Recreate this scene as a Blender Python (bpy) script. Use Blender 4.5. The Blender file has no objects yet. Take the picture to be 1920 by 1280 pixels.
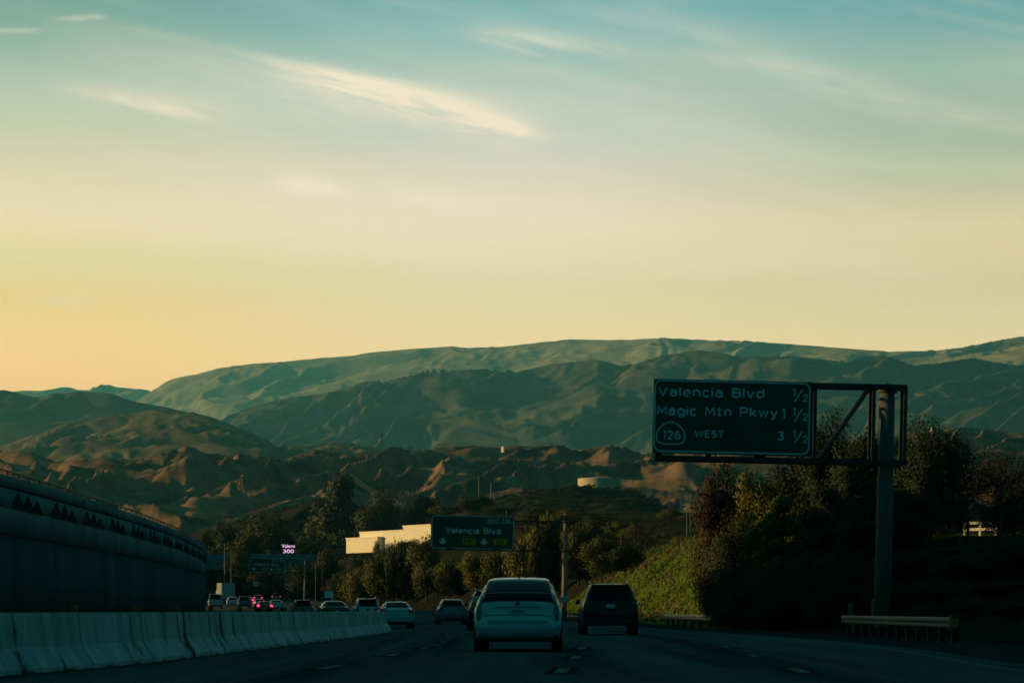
import bpy, bmesh, math, random
import numpy as np
from mathutils import Vector, Matrix

R = math.radians
SC = bpy.context.scene
COL = SC.collection
F, HOR, CH = 4533.3, 1144.0, 0.85        # focal length in photo pixels, horizon row, eye height (m)

def lin(r, g, b):
    f = lambda c: (c/255/12.92) if c/255 <= 0.04045 else ((c/255+0.055)/1.055)**2.4
    return (f(r), f(g), f(b), 1.0)

# ------------------------------------------------------------------ camera
cd = bpy.data.cameras.new('camera'); cam = bpy.data.objects.new('camera', cd); COL.objects.link(cam)
cam.location = (0, 0, CH); cam.rotation_euler = (R(90), 0, 0)
cd.lens = 85; cd.sensor_width = 36; cd.shift_y = (HOR-640)/1920
cd.clip_start = 0.5; cd.clip_end = 60000
cd.dof.use_dof = True; cd.dof.focus_distance = 900; cd.dof.aperture_fstop = 3.2
SC.camera = cam

# ------------------------------------------------------------------ view
SC.view_settings.view_transform = 'Standard'; SC.view_settings.look = 'None'
SC.view_settings.exposure = 0; SC.view_settings.gamma = 1
SC.cycles.max_bounces = 6; SC.cycles.diffuse_bounces = 3; SC.cycles.glossy_bounces = 3
SC.cycles.volume_bounces = 1; SC.cycles.transparent_max_bounces = 6
SC.cycles.sample_clamp_indirect = 4.0
SC.cycles.use_adaptive_sampling = False
SC.cycles.use_denoising = True

# ------------------------------------------------------------------ node maths helper
class E:
    """a float socket in a node tree that understands + - * /"""
    def __init__(s, nt, v): s.nt, s.v = nt, v
    @staticmethod
    def op(nt, o, *a, clamp=False):
        n = nt.nodes.new('ShaderNodeMath'); n.operation = o; n.use_clamp = clamp
        for i, x in enumerate(a):
            x = x.v if isinstance(x, E) else x
            if isinstance(x, (int, float)): n.inputs[i].default_value = x
            else: nt.links.new(x, n.inputs[i])
        return E(nt, n.outputs[0])
    def __add__(s, o): return E.op(s.nt, 'ADD', s, o)
    __radd__ = __add__
    def __sub__(s, o): return E.op(s.nt, 'SUBTRACT', s, o)
    def __rsub__(s, o): return E.op(s.nt, 'SUBTRACT', o, s)
    def __mul__(s, o): return E.op(s.nt, 'MULTIPLY', s, o)
    __rmul__ = __mul__
    def __truediv__(s, o): return E.op(s.nt, 'DIVIDE', s, o)
    def f(s, o, *a): return E.op(s.nt, o, s, *a)
    def step(s, a, b):
        n = s.nt.nodes.new('ShaderNodeMapRange'); n.interpolation_type = 'SMOOTHSTEP'
        s.nt.links.new(s.v, n.inputs[0]); n.inputs[1].default_value = a; n.inputs[2].default_value = b
        return E(s.nt, n.outputs[0])

def ramp(nt, fac, stops, interp='LINEAR'):
    n = nt.nodes.new('ShaderNodeValToRGB'); cr = n.color_ramp; cr.interpolation = interp
    while len(cr.elements) > 1: cr.elements.remove(cr.elements[-1])
    cr.elements[0].position = stops[0][0]; cr.elements[0].color = stops[0][1]
    for p, c in stops[1:]:
        e = cr.elements.new(p); e.color = c
    if isinstance(fac, E): fac = fac.v
    nt.links.new(fac, n.inputs[0])
    return n.outputs[0]

def mixc(nt, fac, a, b, mode='MIX'):
    n = nt.nodes.new('ShaderNodeMix'); n.data_type = 'RGBA'; n.blend_type = mode
    for s, x in ((n.inputs[0], fac), (n.inputs[6], a), (n.inputs[7], b)):
        if isinstance(x, E): x = x.v
        if isinstance(x, (int, float)): s.default_value = x
        elif isinstance(x, tuple): s.default_value = x
        else: nt.links.new(x, s)
    return n.outputs[2]

def noise(nt, vec, scale, detail=4, rough=0.55, dist=0.0):
    n = nt.nodes.new('ShaderNodeTexNoise')
    n.inputs['Scale'].default_value = scale; n.inputs['Detail'].default_value = detail
    n.inputs['Roughness'].default_value = rough; n.inputs['Distortion'].default_value = dist
    if vec is not None: nt.links.new(vec, n.inputs['Vector'])
    return E(nt, n.outputs[0])

# ------------------------------------------------------------------ sky
SUN_AZ, SUN_EL = R(-84), R(11.5)            # left of the view direction, low
world = bpy.data.worlds.new('World'); SC.world = world; world.use_nodes = True
nt = world.node_tree; nt.nodes.clear()
tc = nt.nodes.new('ShaderNodeTexCoord'); sx = nt.nodes.new('ShaderNodeSeparateXYZ')
nt.links.new(tc.outputs['Generated'], sx.inputs[0])
dx, dy, dz = (E(nt, sx.outputs[i]) for i in range(3))
az = dx.f('ARCTAN2', dy)
tt = dz / (dx*dx + dy*dy).f('SQRT').f('MAXIMUM', 0.02)
tz = tt.f('MAXIMUM', 0.0).f('MINIMUM', 1.0)
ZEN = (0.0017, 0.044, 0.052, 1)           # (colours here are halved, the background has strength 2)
HAZE_D, HAZE_TOP, HAZE_C = 4.8e-5, 1620.0, (0.035, 0.115, 0.085)
def seen(y, r, g, b):
    """sky colour that, seen through the haze at photo row y, looks like r, g, b"""
    t = (HOR-y)/F; T_ = math.exp(-HAZE_D*min(17000, HAZE_TOP/max(t, .02))); c = lin(r, g*.975, b*.972)
    return (t, tuple(max(0.0, (c[k]-(1-T_)*HAZE_C[k])/T_)*.5 for k in range(3))+(1,))
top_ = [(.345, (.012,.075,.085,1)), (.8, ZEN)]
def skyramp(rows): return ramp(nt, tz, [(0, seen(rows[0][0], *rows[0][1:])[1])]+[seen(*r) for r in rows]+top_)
left = skyramp([(735,238,197,132),(640,237,202,138),(570,227,202,134),(500,220,209,150),(430,232,214,170),(350,220,211,174),(250,192,200,170),(150,160,188,168),(60,130,168,154),(-20,104,156,150)])
mid = skyramp([(690,232,208,150),(620,226,209,158),(530,218,210,164),(480,226,215,176),(410,232,218,188),(330,216,213,190),(250,196,206,188),(150,170,196,184),(70,136,184,180),(-20,110,170,174)])
right = skyramp([(690,224,206,150),(620,218,206,158),(550,206,202,156),(490,216,203,156),(430,218,206,162),(350,182,193,160),(250,160,186,160),(150,150,184,168),(60,118,170,166),(-20,104,164,174)])
skyc = mixc(nt, az.step(0.0, 0.20), mixc(nt, az.step(-0.21, 0.0), left, mid), right)
# thin cirrus: long faint bands and one brighter wisp
cmb = nt.nodes.new('ShaderNodeCombineXYZ')
nt.links.new((az*5.0 + tt*4.0).v, cmb.inputs[0]); nt.links.new((tt*26.0 + az*5.2).v, cmb.inputs[1])
n1 = noise(nt, cmb.outputs[0], 1.6, 6, 0.55, 0.6)
cmb2 = nt.nodes.new('ShaderNodeCombineXYZ')
nt.links.new((az*14.0).v, cmb2.inputs[0]); nt.links.new((tt*90.0 + az*22.0).v, cmb2.inputs[1]); cmb2.inputs[2].default_value = 3.3
n2 = noise(nt, cmb2.outputs[0], 2.0, 6, 0.6, 0.8)
band = n1.step(0.40, 0.70) * (n2*0.8+0.3) * tt.step(0.11, 0.15) * (1.0 - tt.step(0.30, 0.6))
def wisp(a0, t0, slope, curve, sig, la, lb, amp):
    """a streak of cloud about direction (a0, t0); la / lb its reach to the left and right"""
    d = az - a0
    line = (tt - t0) - d*slope - d*d*curve
    s = (line + (n2-0.5)*sig*2.2) / sig
    prof = (s*s*-1.0).f('EXPONENT')
    return prof * d.step(-la, la*0.05) * (1.0 - d.step(lb*0.1, lb)) * amp * (n2*2.4-0.25).f('MAXIMUM', 0.0)
w = (wisp(-0.004, .2000, -0.24, 1.2, .0034, .034, .022, .62) + wisp(-0.014, .2050, -0.21, 0.8, .0062, .080, .036, .42)
     + wisp(-0.058, .2155, -0.17, 0.3, .0036, .055, .055, .62) + wisp(-0.075, .2215, -0.20, 0.3, .0025, .050, .05, .40) + wisp(-0.150, .2080, -0.12, 0.0, .0045, .05, .05, .42)
     + wisp(-0.084, .1750, -0.14, 0.0, .0036, .020, .026, .95) + wisp(-0.030, .1690, -0.10, 0.0, .0036, .035, .040, .75)
     + wisp(-0.172, .2412, 0.10, 0.0, .0012, .022, .008, .42) + wisp(-0.205, .2345, 0.08, 0.0, .0012, .03, .02, .26)
     + wisp(0.004, .2370, -0.14, 0.0, .0040, .030, .055, .30) + wisp(0.055, .2440, -0.16, 0.0, .0055, .08, .10, .14)
     + wisp(0.185, .2020, -0.20, 0.0, .0050, .06, .05, .13) + wisp(0.110, .2230, -0.20, 0.0, .0045, .05, .07, .18)
     + wisp(-0.185, .1260, 0.0, 0.0, .0026, .03, .03, .30))
w = w + wisp(-0.045, .2080, -0.17, 0.4, .0100, .11, .09, .32) + wisp(0.06, .2300, -0.13, 0.0, .0090, .16, .14, .12) + wisp(-0.11, .1600, -0.04, 0.0, .0120, .12, .16, .26) + wisp(0.10, .1430, 0.0, 0.0, .0060, .16, .12, .22)
cl = (band*0.26*(1.0 - az.step(-0.12, -0.24)*0.6) + w).f('MINIMUM', 0.9)
skyc = mixc(nt, cl, skyc, tuple(c*.72 for c in lin(242,222,194)[:3])+(1,))
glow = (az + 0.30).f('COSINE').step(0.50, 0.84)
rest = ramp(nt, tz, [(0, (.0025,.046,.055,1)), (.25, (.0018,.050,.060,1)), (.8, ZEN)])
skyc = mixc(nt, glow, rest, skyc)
skyc = mixc(nt, tt.step(-0.02, 0.0), (0.001, 0.006, 0.007, 1), skyc)
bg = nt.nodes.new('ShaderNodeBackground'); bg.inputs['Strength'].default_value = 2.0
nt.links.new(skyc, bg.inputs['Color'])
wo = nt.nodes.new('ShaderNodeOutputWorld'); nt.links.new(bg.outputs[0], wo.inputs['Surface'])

# ------------------------------------------------------------------ sun
sd = bpy.data.lights.new('sun', 'SUN'); sd.energy = 5.0; sd.angle = R(0.5); sd.color = (1.0, 0.68, 0.31)
sun = bpy.data.objects.new('sun', sd); COL.objects.link(sun)
sdir = Vector((math.sin(SUN_AZ)*math.cos(SUN_EL), math.cos(SUN_AZ)*math.cos(SUN_EL), math.sin(SUN_EL)))
sun.rotation_euler = sdir.to_track_quat('Z', 'Y').to_euler()
sun.location = (-300, 100, 200)

# ------------------------------------------------------------------ materials
MATS = {}
def mat(name, c1, c2=None, scale=3.0, rough=0.8, metal=0.0, stretch=(1,1,1), detail=5, lo=.35, hi=.65, bump=0.0, spec=0.25,
        island=0.0, coat=0.0, emit=None, estr=0.0, world_space=False, c3=None, scale3=1.0, lo3=.5, hi3=.6, stretch3=None):
    m = bpy.data.materials.new(name); m.use_nodes = True; t = m.node_tree
    b = t.nodes['Principled BSDF']
    b.inputs['Roughness'].default_value = rough; b.inputs['Metallic'].default_value = metal
    b.inputs['Specular IOR Level'].default_value = spec
    if coat: b.inputs['Coat Weight'].default_value = coat; b.inputs['Coat Roughness'].default_value = 0.06
    c1 = tuple(c1[:3]) + (1,)
    if world_space:
        g = t.nodes.new('ShaderNodeNewGeometry'); src = g.outputs['Position']
    else:
        g = t.nodes.new('ShaderNodeTexCoord'); src = g.outputs['Object']
    mp = t.nodes.new('ShaderNodeMapping'); mp.inputs['Scale'].default_value = stretch
    t.links.new(src, mp.inputs['Vector'])
    vec = mp.outputs[0]
    if c2 is not None:
        n = noise(t, vec, scale, detail, 0.6)
        c2 = tuple(c2[:3]) + (1,)
        col = ramp(t, n, [(lo, c1), (hi, c2)])
        if c3 is not None:
            s3 = src
            if stretch3:
                m3 = t.nodes.new('ShaderNodeMapping'); m3.inputs['Scale'].default_value = stretch3; m3.inputs['Location'].default_value = (3.1,7.7,1.3)
                t.links.new(src, m3.inputs['Vector']); s3 = m3.outputs[0]
            n3 = noise(t, s3, scale3, 4, 0.6, 0.3)
            col = mixc(t, n3.step(lo3, hi3), col, tuple(c3[:3]) + (1,))
        if island:
            gi = t.nodes.new('ShaderNodeNewGeometry')
            r = E(t, gi.outputs['Random Per Island'])
            hv = t.nodes.new('ShaderNodeHueSaturation')
            t.links.new((r*island*2 + (1-island)).v, hv.inputs['Value'])
            t.links.new((r*0.06 + 0.47).v, hv.inputs['Hue'])
            t.links.new(col, hv.inputs['Color']); col = hv.outputs[0]
        t.links.new(col, b.inputs['Base Color'])
        if bump:
            bn = t.nodes.new('ShaderNodeBump'); bn.inputs['Strength'].default_value = bump; bn.inputs['Distance'].default_value = 0.03
            t.links.new(n.v, bn.inputs['Height']); t.links.new(bn.outputs[0], b.inputs['Normal'])
    else:
        b.inputs['Base Color'].default_value = c1
    if emit:
        b.inputs['Emission Color'].default_value = tuple(emit) + (1,); b.inputs['Emission Strength'].default_value = estr
    MATS[name] = m
    return m

mat('lane_concrete', (.064,.07,.072), (.112,.117,.119), .55, .9, stretch=(1.6,.06,1), lo=.3, hi=.7, spec=0.0, world_space=True, c3=(.034,.037,.039), scale3=.55, stretch3=(1.0,.025,1), lo3=.50, hi3=.72, bump=.1)
mat('shoulder_asphalt', (.022,.024,.025), (.042,.045,.046), 1.2, .95, spec=0.0, world_space=True)
mat('marking_tar', (.02,.021,.021), (.034,.035,.035), 3, .8, spec=0.0, world_space=True)
mat('marking_paint', (.20,.21,.205), (.11,.115,.112), 5, .8, spec=0.0, world_space=True)
mat('barrier_concrete', (.32,.335,.33), (.52,.535,.525), .7, .9, stretch=(3.0,3.0,.5), lo=.36, hi=.62, spec=.1, world_space=True, c3=(.05,.055,.055), scale3=1.0, stretch3=(2.2,1.6,.28), lo3=.585, hi3=.68, bump=.3)
mat('rubber_skirt', (.02,.022,.022), (.04,.04,.04), 8)
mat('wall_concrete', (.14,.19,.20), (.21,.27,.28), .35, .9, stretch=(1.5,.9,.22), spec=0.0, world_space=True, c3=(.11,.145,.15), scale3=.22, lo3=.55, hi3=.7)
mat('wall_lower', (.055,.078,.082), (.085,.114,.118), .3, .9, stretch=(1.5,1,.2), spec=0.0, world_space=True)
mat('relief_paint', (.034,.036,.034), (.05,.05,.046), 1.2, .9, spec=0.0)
mat('dark_steel', (.03,.034,.034), (.055,.06,.06), 3, .55, .4)
mat('galvanised', (.08,.085,.085), (.12,.125,.12), 2.5, .6, .1)
mat('pole_steel', (.075,.08,.075), (.125,.12,.11), 1.5, .7, .0, stretch=(1,1,.3), spec=.05)
mat('pole_sunlit', (.23,.205,.15), (.18,.16,.12), 1.5, .7, .0, stretch=(1,1,.3), spec=.05)  # pole steel again, paler and warmer, sunlight put into the far poles' colour
mat('sign_green', (.012,.060,.042), (.016,.075,.052), .6, .5, spec=.2)
mat('sign_white', (.74,.76,.75), (.62,.64,.63), 4, .5)
mat('sign_yellow', (.62,.36,.02), (.54,.30,.02), 4, .5)
mat('sign_black', (.01,.01,.01), (.016,.016,.016), 4, .5)
mat('sign_orange', (.75,.14,.015), (.62,.11,.012), 4, .5)
mat('orange_plastic', (.55,.09,.012), (.45,.07,.01), 4, .5)
mat('sign_panel_back', (.32,.33,.33), (.4,.4,.4), 2, .5, .6)
mat('paint_silver', (.39,.405,.40), (.43,.44,.435), 2, .32, .2, coat=.5, spec=.35)
mat('paint_white', (.38,.39,.38), (.42,.43,.42), 2, .35, coat=.45, spec=.35)
mat('paint_black', (.006,.007,.008), (.009,.010,.011), 2, .3, coat=.2, spec=.25)
mat('paint_grey', (.10,.11,.12), (.13,.14,.15), 2, .35, .2, coat=.4)
mat('paint_blue', (.05,.09,.12), (.06,.10,.13), 2, .35, .2, coat=.4)
mat('car_glass', (.003,.004,.005), (.004,.006,.006), 2, .15, spec=.08)
mat('black_plastic', (.012,.013,.013), (.018,.019,.019), 8, .7)
mat('tyre_rubber', (.010,.010,.010), (.016,.016,.016), 20, .9)
mat('rim_alloy', (.35,.36,.36), (.4,.41,.41), 4, .35, .8)
mat('lens_clear', (.045,.075,.10), (.09,.12,.14), 14, .2, spec=.5)
mat('lens_red', (.30,.012,.012), (.20,.009,.009), 9, .25, spec=.5)
mat('brake_lit', (.5,.01,.02), (.6,.015,.03), 5, .4, emit=(1.0,.03,.09), estr=3.2)
mat('chrome', (.5,.5,.5), (.55,.55,.55), 4, .2, 1.0)
mat('plate_paint', (.40,.42,.46), (.46,.48,.52), 6, .5)
mat('plate_ink', (.03,.05,.13), (.03,.05,.12), 4, .5)
mat('white_stucco', (.90,.80,.56), (.86,.75,.52), .25, .9)
mat('tank_paint', (.62,.50,.30), (.50,.41,.25), .1, .8, stretch=(1,1,.15))
mat('window_dark', (.012,.016,.018), (.016,.02,.022), 1, .15)
mat('led_screen', (.01,.01,.01), emit=(1.0,.62,.95), estr=.9)
mat('led_black', (.008,.008,.010), (.012,.012,.014), 2, .6)
mat('cable_metal', (.10,.095,.08), (.14,.13,.11), .2, .7, .1)
mat('lattice_steel', (.11,.12,.12), (.15,.16,.155), .5, .7, .2)
mat('wood_pole', (.13,.095,.065), (.19,.14,.10), 2, .9, stretch=(3,3,.3))
mat('rose_post', (.22,.21,.185), (.18,.17,.15), 3, .8)
BARK = mat('bark', (.045,.035,.025), (.085,.065,.048), 2.5, .95, stretch=(3,3,.6))
def leafmat(name, a, b, isl=.30): return mat(name, a, b, .6, .75, island=isl, spec=.15)
leafmat('leaf_olive', (.054,.060,.012), (.112,.104,.019))
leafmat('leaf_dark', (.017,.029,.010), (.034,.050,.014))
leafmat('leaf_pine', (.028,.038,.014), (.06,.064,.020))
leafmat('leaf_green', (.060,.095,.016), (.125,.155,.025))
leafmat('leaf_yellow', (.09,.092,.015), (.155,.13,.022))
leafmat('leaf_rust', (.040,.026,.013), (.068,.040,.018))
leafmat('leaf_brown', (.036,.030,.018), (.060,.047,.026))
leafmat('leaf_scrub', (.027,.036,.014), (.050,.058,.020))
mat('verge_soil', (.014,.014,.009), (.026,.023,.013), .25, .95, spec=0.0, world_space=True, c3=(.016,.020,.008), scale3=.08)
mat('grass_ground', (.060,.092,.011), (.10,.122,.016), .5, .95, stretch=(1,.35,1.6), spec=0.0, world_space=True, c3=(.135,.09,.036), scale3=.13, lo3=.54, hi3=.66)
leafmat('grass_green', (.062,.098,.011), (.094,.118,.016), .2)
leafmat('grass_dry', (.14,.095,.035), (.18,.125,.05), .3)
mat('valley_ground', (.022,.024,.013), (.050,.042,.022), .03, .95, spec=0.0, world_space=True, c3=(.018,.022,.010), scale3=.012, detail=8)
mat('badland', (.036,.034,.022), (.28,.16,.085), .03, .95, spec=0.0, world_space=True, lo=.32, hi=.62, c3=(.034,.034,.020), scale3=.012, lo3=.50, hi3=.68, detail=10)
mat('foothill', (.06,.058,.032), (.26,.175,.08), .03, .95, spec=0.0, world_space=True, lo=.32, hi=.66, c3=(.05,.052,.028), scale3=.006, lo3=.50, hi3=.68, detail=9)
mat('chaparral', (.040,.048,.026), (.17,.145,.072), .022, .95, spec=0.0, world_space=True, lo=.30, hi=.72, c3=(.055,.06,.034), scale3=.004, detail=10)
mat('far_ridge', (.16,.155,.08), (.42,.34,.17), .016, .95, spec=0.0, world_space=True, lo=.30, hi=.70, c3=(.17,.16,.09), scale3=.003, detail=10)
mat('scrub_hill', (.018,.021,.012), (.060,.046,.024), .11, .95, spec=0.0, world_space=True, lo=.38, hi=.70, c3=(.018,.021,.011), scale3=.03, detail=8)
M = MATS

# ------------------------------------------------------------------ object helpers
def tag(o, label, cat, group=None):
    o['label'] = label; o['category'] = cat
    if group: o['group'] = group
    return o
def struct(o, kind='structure'):
    o['kind'] = kind; return o
def empty(name, loc, label=None, cat=None, group=None, rot=(0,0,0)):
    o = bpy.data.objects.new(name, None); COL.objects.link(o); o.empty_display_size = .3
    o.location = loc; o.rotation_euler = rot
    if label: tag(o, label, cat, group)
    return o
def mesh_obj(name, verts, faces, m, parent=None, smooth=False):
    me = bpy.data.meshes.new(name); me.from_pydata([tuple(v) for v in verts], [], [tuple(f) for f in faces]); me.update()
    me.materials.append(M[m] if isinstance(m, str) else m)
    if smooth: me.polygons.foreach_set('use_smooth', [True]*len(me.polygons))
    o = bpy.data.objects.new(name, me); COL.objects.link(o)
    if parent: o.parent = parent
    return o
def fast_mesh(name, V, Q, m, parent=None, smooth=False, normals=None):
    """V (n,3), Q (k, 3 or 4) numpy arrays"""
    V = np.asarray(V, np.float32); Q = np.asarray(Q, np.int32); k, s = Q.shape
    me = bpy.data.meshes.new(name)
    me.vertices.add(len(V)); me.vertices.foreach_set('co', V.ravel())
    me.loops.add(k*s); me.loops.foreach_set('vertex_index', Q.ravel())
    me.polygons.add(k); me.polygons.foreach_set('loop_start', np.arange(0, k*s, s, dtype=np.int32))
    me.update(calc_edges=True)
    if smooth: me.polygons.foreach_set('use_smooth', np.ones(k, bool))
    me.materials.append(M[m] if isinstance(m, str) else m)
    if normals is not None:
        me.polygons.foreach_set('use_smooth', np.ones(k, bool)); me.normals_split_custom_set_from_vertices(normals.tolist())
    o = bpy.data.objects.new(name, me); COL.objects.link(o)
    if parent: o.parent = parent
    return o

class MB:
    """collects boxes, bars and tubes into one mesh"""
    def __init__(s): s.v, s.f = [], []
    def add(s, v, f):
        n = len(s.v); s.v += [tuple(p) for p in v]; s.f += [tuple(i+n for i in q) for q in f]; return s
    def box(s, x0, x1, y0, y1, z0, z1, ch=0.0):
        if ch <= 0:
            return s.add([(x0,y0,z0),(x1,y0,z0),(x1,y1,z0),(x0,y1,z0),(x0,y0,z1),(x1,y0,z1),(x1,y1,z1),(x0,y1,z1)],
                         [(0,3,2,1),(4,5,6,7),(0,1,5,4),(1,2,6,5),(2,3,7,6),(3,0,4,7)])
        bm = bmesh.new(); bmesh.ops.create_cube(bm, size=1)
        for v in bm.verts:
            v.co = Vector(((x0+x1)/2 + v.co.x*(x1-x0), (y0+y1)/2 + v.co.y*(y1-y0), (z0+z1)/2 + v.co.z*(z1-z0)))
        bmesh.ops.bevel(bm, geom=bm.edges[:], offset=ch, segments=2, affect='EDGES', profile=.6)
        bm.verts.index_update()
        s.add([v.co[:] for v in bm.verts], [[v.index for v in f.verts] for f in bm.faces]); bm.free(); return s
    def tube(s, pts, rad, n=8, cap=True):
        pts = [Vector(p) for p in pts]
        rads = rad if isinstance(rad, (list, tuple)) else [rad]*len(pts)
        b = len(s.v)
        for i, p in enumerate(pts):
            d = (pts[min(i+1, len(pts)-1)] - pts[max(i-1, 0)]).normalized()
            a = d.cross(Vector((0,0,1)) if abs(d.z) < .95 else Vector((1,0,0))).normalized(); c = d.cross(a)
            for k in range(n):
                q = p + (a*math.cos(2*math.pi*k/n) + c*math.sin(2*math.pi*k/n))*rads[i]
                s.v.append(q[:])
        for i in range(len(pts)-1):
            for k in range(n):
                k2 = (k+1) % n
                s.f.append((b+i*n+k, b+i*n+k2, b+(i+1)*n+k2, b+(i+1)*n+k))
        if cap:
            s.f.append(tuple(b+k for k in range(n))[::-1]); s.f.append(tuple(b+(len(pts)-1)*n+k for k in range(n)))
        return s
    def bar(s, a, b, w, d=None):
        """rectangular bar between two points"""
        a, b = Vector(a), Vector(b); d = d or w; t = (b-a).normalized()
        u = t.cross(Vector((0,1,0)) if abs(t.y) < .9 else Vector((0,0,1))).normalized(); v = t.cross(u).normalized()
        vs = [(p + u*i*w/2 + v*j*d/2)[:] for p in (a, b) for i, j in ((-1,-1),(1,-1),(1,1),(-1,1))]
        return s.add(vs, [(0,1,2,3),(7,6,5,4),(0,4,5,1),(1,5,6,2),(2,6,7,3),(3,7,4,0)])
    def prism(s, poly, y0, y1):
        """polygon of (x, z), extruded from y0 to y1"""
        n = len(poly)
        return s.add([(x,y0,z) for x,z in poly]+[(x,y1,z) for x,z in poly],
                     [tuple(range(n))[::-1], tuple(range(n,2*n))] + [(i,(i+1)%n,(i+1)%n+n,i+n) for i in range(n)])
    def build(s, name, m, parent=None, smooth=False):
        return mesh_obj(name, s.v, s.f, m, parent, smooth)

def PX(px, Y): return (px-960)*Y/F
def PZ(py, Y): return CH-(py-HOR)*Y/F

# ------------------------------------------------------------------ the road's plan and profile
AY = [-60, 0, 28, 40, 55, 70, 85, 107, 117, 130, 150, 172, 205, 250, 300, 350, 400, 500, 600, 760]
AX = [-3.6,-1.2,.4, 1.0,1.6,1.75,1.3, .2,-.5,-2.0,-5.0,-8.3,-13,-19,-25,-31,-37,-48,-56,-66]
def lineA(Y): return np.interp(Y, AY, AX)
def redge(Y): return np.interp(Y, [-60,0,30,37,53,71,107,130,150,200,250,300,400,500,600,760], [3.8,6.2,7.6,8.0,9.0,9.15,7.2,6.3,5.6,3.0,-3,-11,-26,-40,-49,-60])
def ledge(Y): return lineA(Y) - np.interp(Y, [0,95,125,150,220,300], [7.2,7.2,8.0,9.5,11.5,15])
def zroad(Y): return np.interp(Y, [0,150,200,250,350,500,600,760], [0,0,.1,.35,1.2,2.7,3.7,4.6])
def emb_h(Y): return np.interp(Y, [0,40,60,85,110,150,175,200,222,262,400], [2.2,2.6,3.0,3.5,4.2,5.3,6.3,6.9,6.1,4.8,4.0])
def gz(X, Y):
    """ground level away from the road"""
    r, l = redge(Y)+3.0, ledge(Y)
    z = zroad(Y)-.06
    d = X-r
    if d > 0: z += emb_h(Y)*min(1, d/8.5)
    off = max(X-r-6, l-6-X, 0)
    z += max(0, Y-230)*.045*min(1, off/30) if Y < 700 else 21*min(1, off/30)
    return float(z)

def ribbon(name, f0, f1, Ys, z, m, nx=2):
    V, Q = [], []
    for Y in Ys:
        a, b = float(f0(Y)), float(f1(Y))
        for k in range(nx): V.append((a+(b-a)*k/(nx-1), Y, float(zroad(Y))+z))
    for i in range(len(Ys)-1):
        for k in range(nx-1):
            Q.append((i*nx+k, i*nx+k+1, (i+1)*nx+k+1, (i+1)*nx+k))
    return fast_mesh(name, V, Q, m, smooth=True)

Ys = list(np.arange(-40, 160, 4)) + list(np.arange(160, 620, 8))
struct(ribbon('road', lambda Y: ledge(Y), lambda Y: redge(Y), Ys, 0.0, 'lane_concrete', 9))
struct(ribbon('road_shoulder', lambda Y: redge(Y)+.0, lambda Y: redge(Y)+4.2, Ys, -.004, 'shoulder_asphalt', 3))
# lane dashes, painted on
mk = MB()
for off, starts in ((0, [-8.2,2.3,12.8,23.3,33.0,42.6,53.2,63.8]), (-3.55, [14,24.6,35.2,45.4,53.6,64,75,86,97,108,119]), (3.35, [12,22.6,33.0,44.2,55,66,77,88,99,110])):
    for y0 in starts:
        y1 = y0+2.6
        v = []
        for Y in (y0, y1):
            c = float(lineA(Y))+off
            v += [(c-.09, Y, .004), (c+.09, Y, .004)]
        mk.add(v, [(0,1,3,2)])
struct(mk.build('lane_markings', 'marking_paint'))
tp = MB(); rt_ = random.Random(5)
for q in range(0, len(mk.v), 4):
    a, b, c, d = (Vector(p) for p in mk.v[q:q+4]); L = c-a
    e0, e1 = rt_.uniform(.15,.5), rt_.uniform(.15,.5); w = rt_.uniform(.07,.16)
    x = Vector((w,0,0)); z = Vector((0,0,-.002))
    tp.add([(a-x-L*e0+z)[:], (b+x-L*e0+z)[:], (c-x+L*e1+z)[:], (d+x+L*e1+z)[:]], [(0,1,3,2)])
struct(tp.build('lane_tar_strips', 'marking_tar'))
ribm = ribbon('edge_line', lambda Y: redge(Y)-.75, lambda Y: redge(Y)-.62, [y for y in Ys if y > 20 and y < 260], .004, 'marking_paint')
struct(ribm)

# ground sheet
cols = np.sign(np.linspace(-1,1,181))*np.abs(np.linspace(-1,1,181))**1.9
rows = list(np.arange(-120, 300, 10))+list(np.arange(300, 900, 25))+list(np.arange(900, 2000, 100))+list(np.arange(2000, 17001, 1000))
V = []
for Y in rows:
    w = 140+max(0, Y)*.33
    for s in cols:
        X = s*w
        r = float(redge(Y))+3.0
        z = gz(X, Y) if Y > 20 else -.06
        if X > r-1 and Y < 420: z = min(z, float(zroad(Y))-.3) if X < r+75 else z
        V.append((X, Y, z))
n = len(cols)
Q = [(i*n+k, i*n+k+1, (i+1)*n+k+1, (i+1)*n+k) for i in range(len(rows)-1) for k in range(n-1)]
struct(fast_mesh('ground', V, Q, 'valley_ground', smooth=True))

# right-hand embankment, along the road
rnd = random.Random(4)
ds = [0,.8,1.6,2.4,3.2,4,4.8,5.6,6.4,7.2,8,8.8,10,13,18,26,40,70]
eY = list(np.arange(-20, 420, 3.0))
nz = np.random.RandomState(3).rand(len(eY), len(ds))
V = []
for i, Y in enumerate(eY):
    for k, d in enumerate(ds):
        t = min(1, d/8.5); t = t*t*(3-2*t)*.35+t*.65
        z = float(zroad(Y))-.03 + float(emb_h(Y))*t + (nz[i,k]-.5)*.25*min(1, d)
        V.append((float(redge(Y))+3.6+d, Y, z))
n = len(ds)
Q = [(i*n+k, i*n+k+1, (i+1)*n+k+1, (i+1)*n+k) for i in range(len(eY)-1) for k in range(n-1)]
i0 = [i for i, Y in enumerate(eY) if Y >= 118][0]; i1 = [i for i, Y in enumerate(eY) if Y >= 228][0]
struct(fast_mesh('hillside', V, [q for q in Q if q[0]//n < i0 or q[0]//n >= i1], 'verge_soil', smooth=True))
struct(fast_mesh('grassy_hillside', V, [q for q in Q if i0 <= q[0]//n < i1], 'grass_ground', smooth=True))
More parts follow.
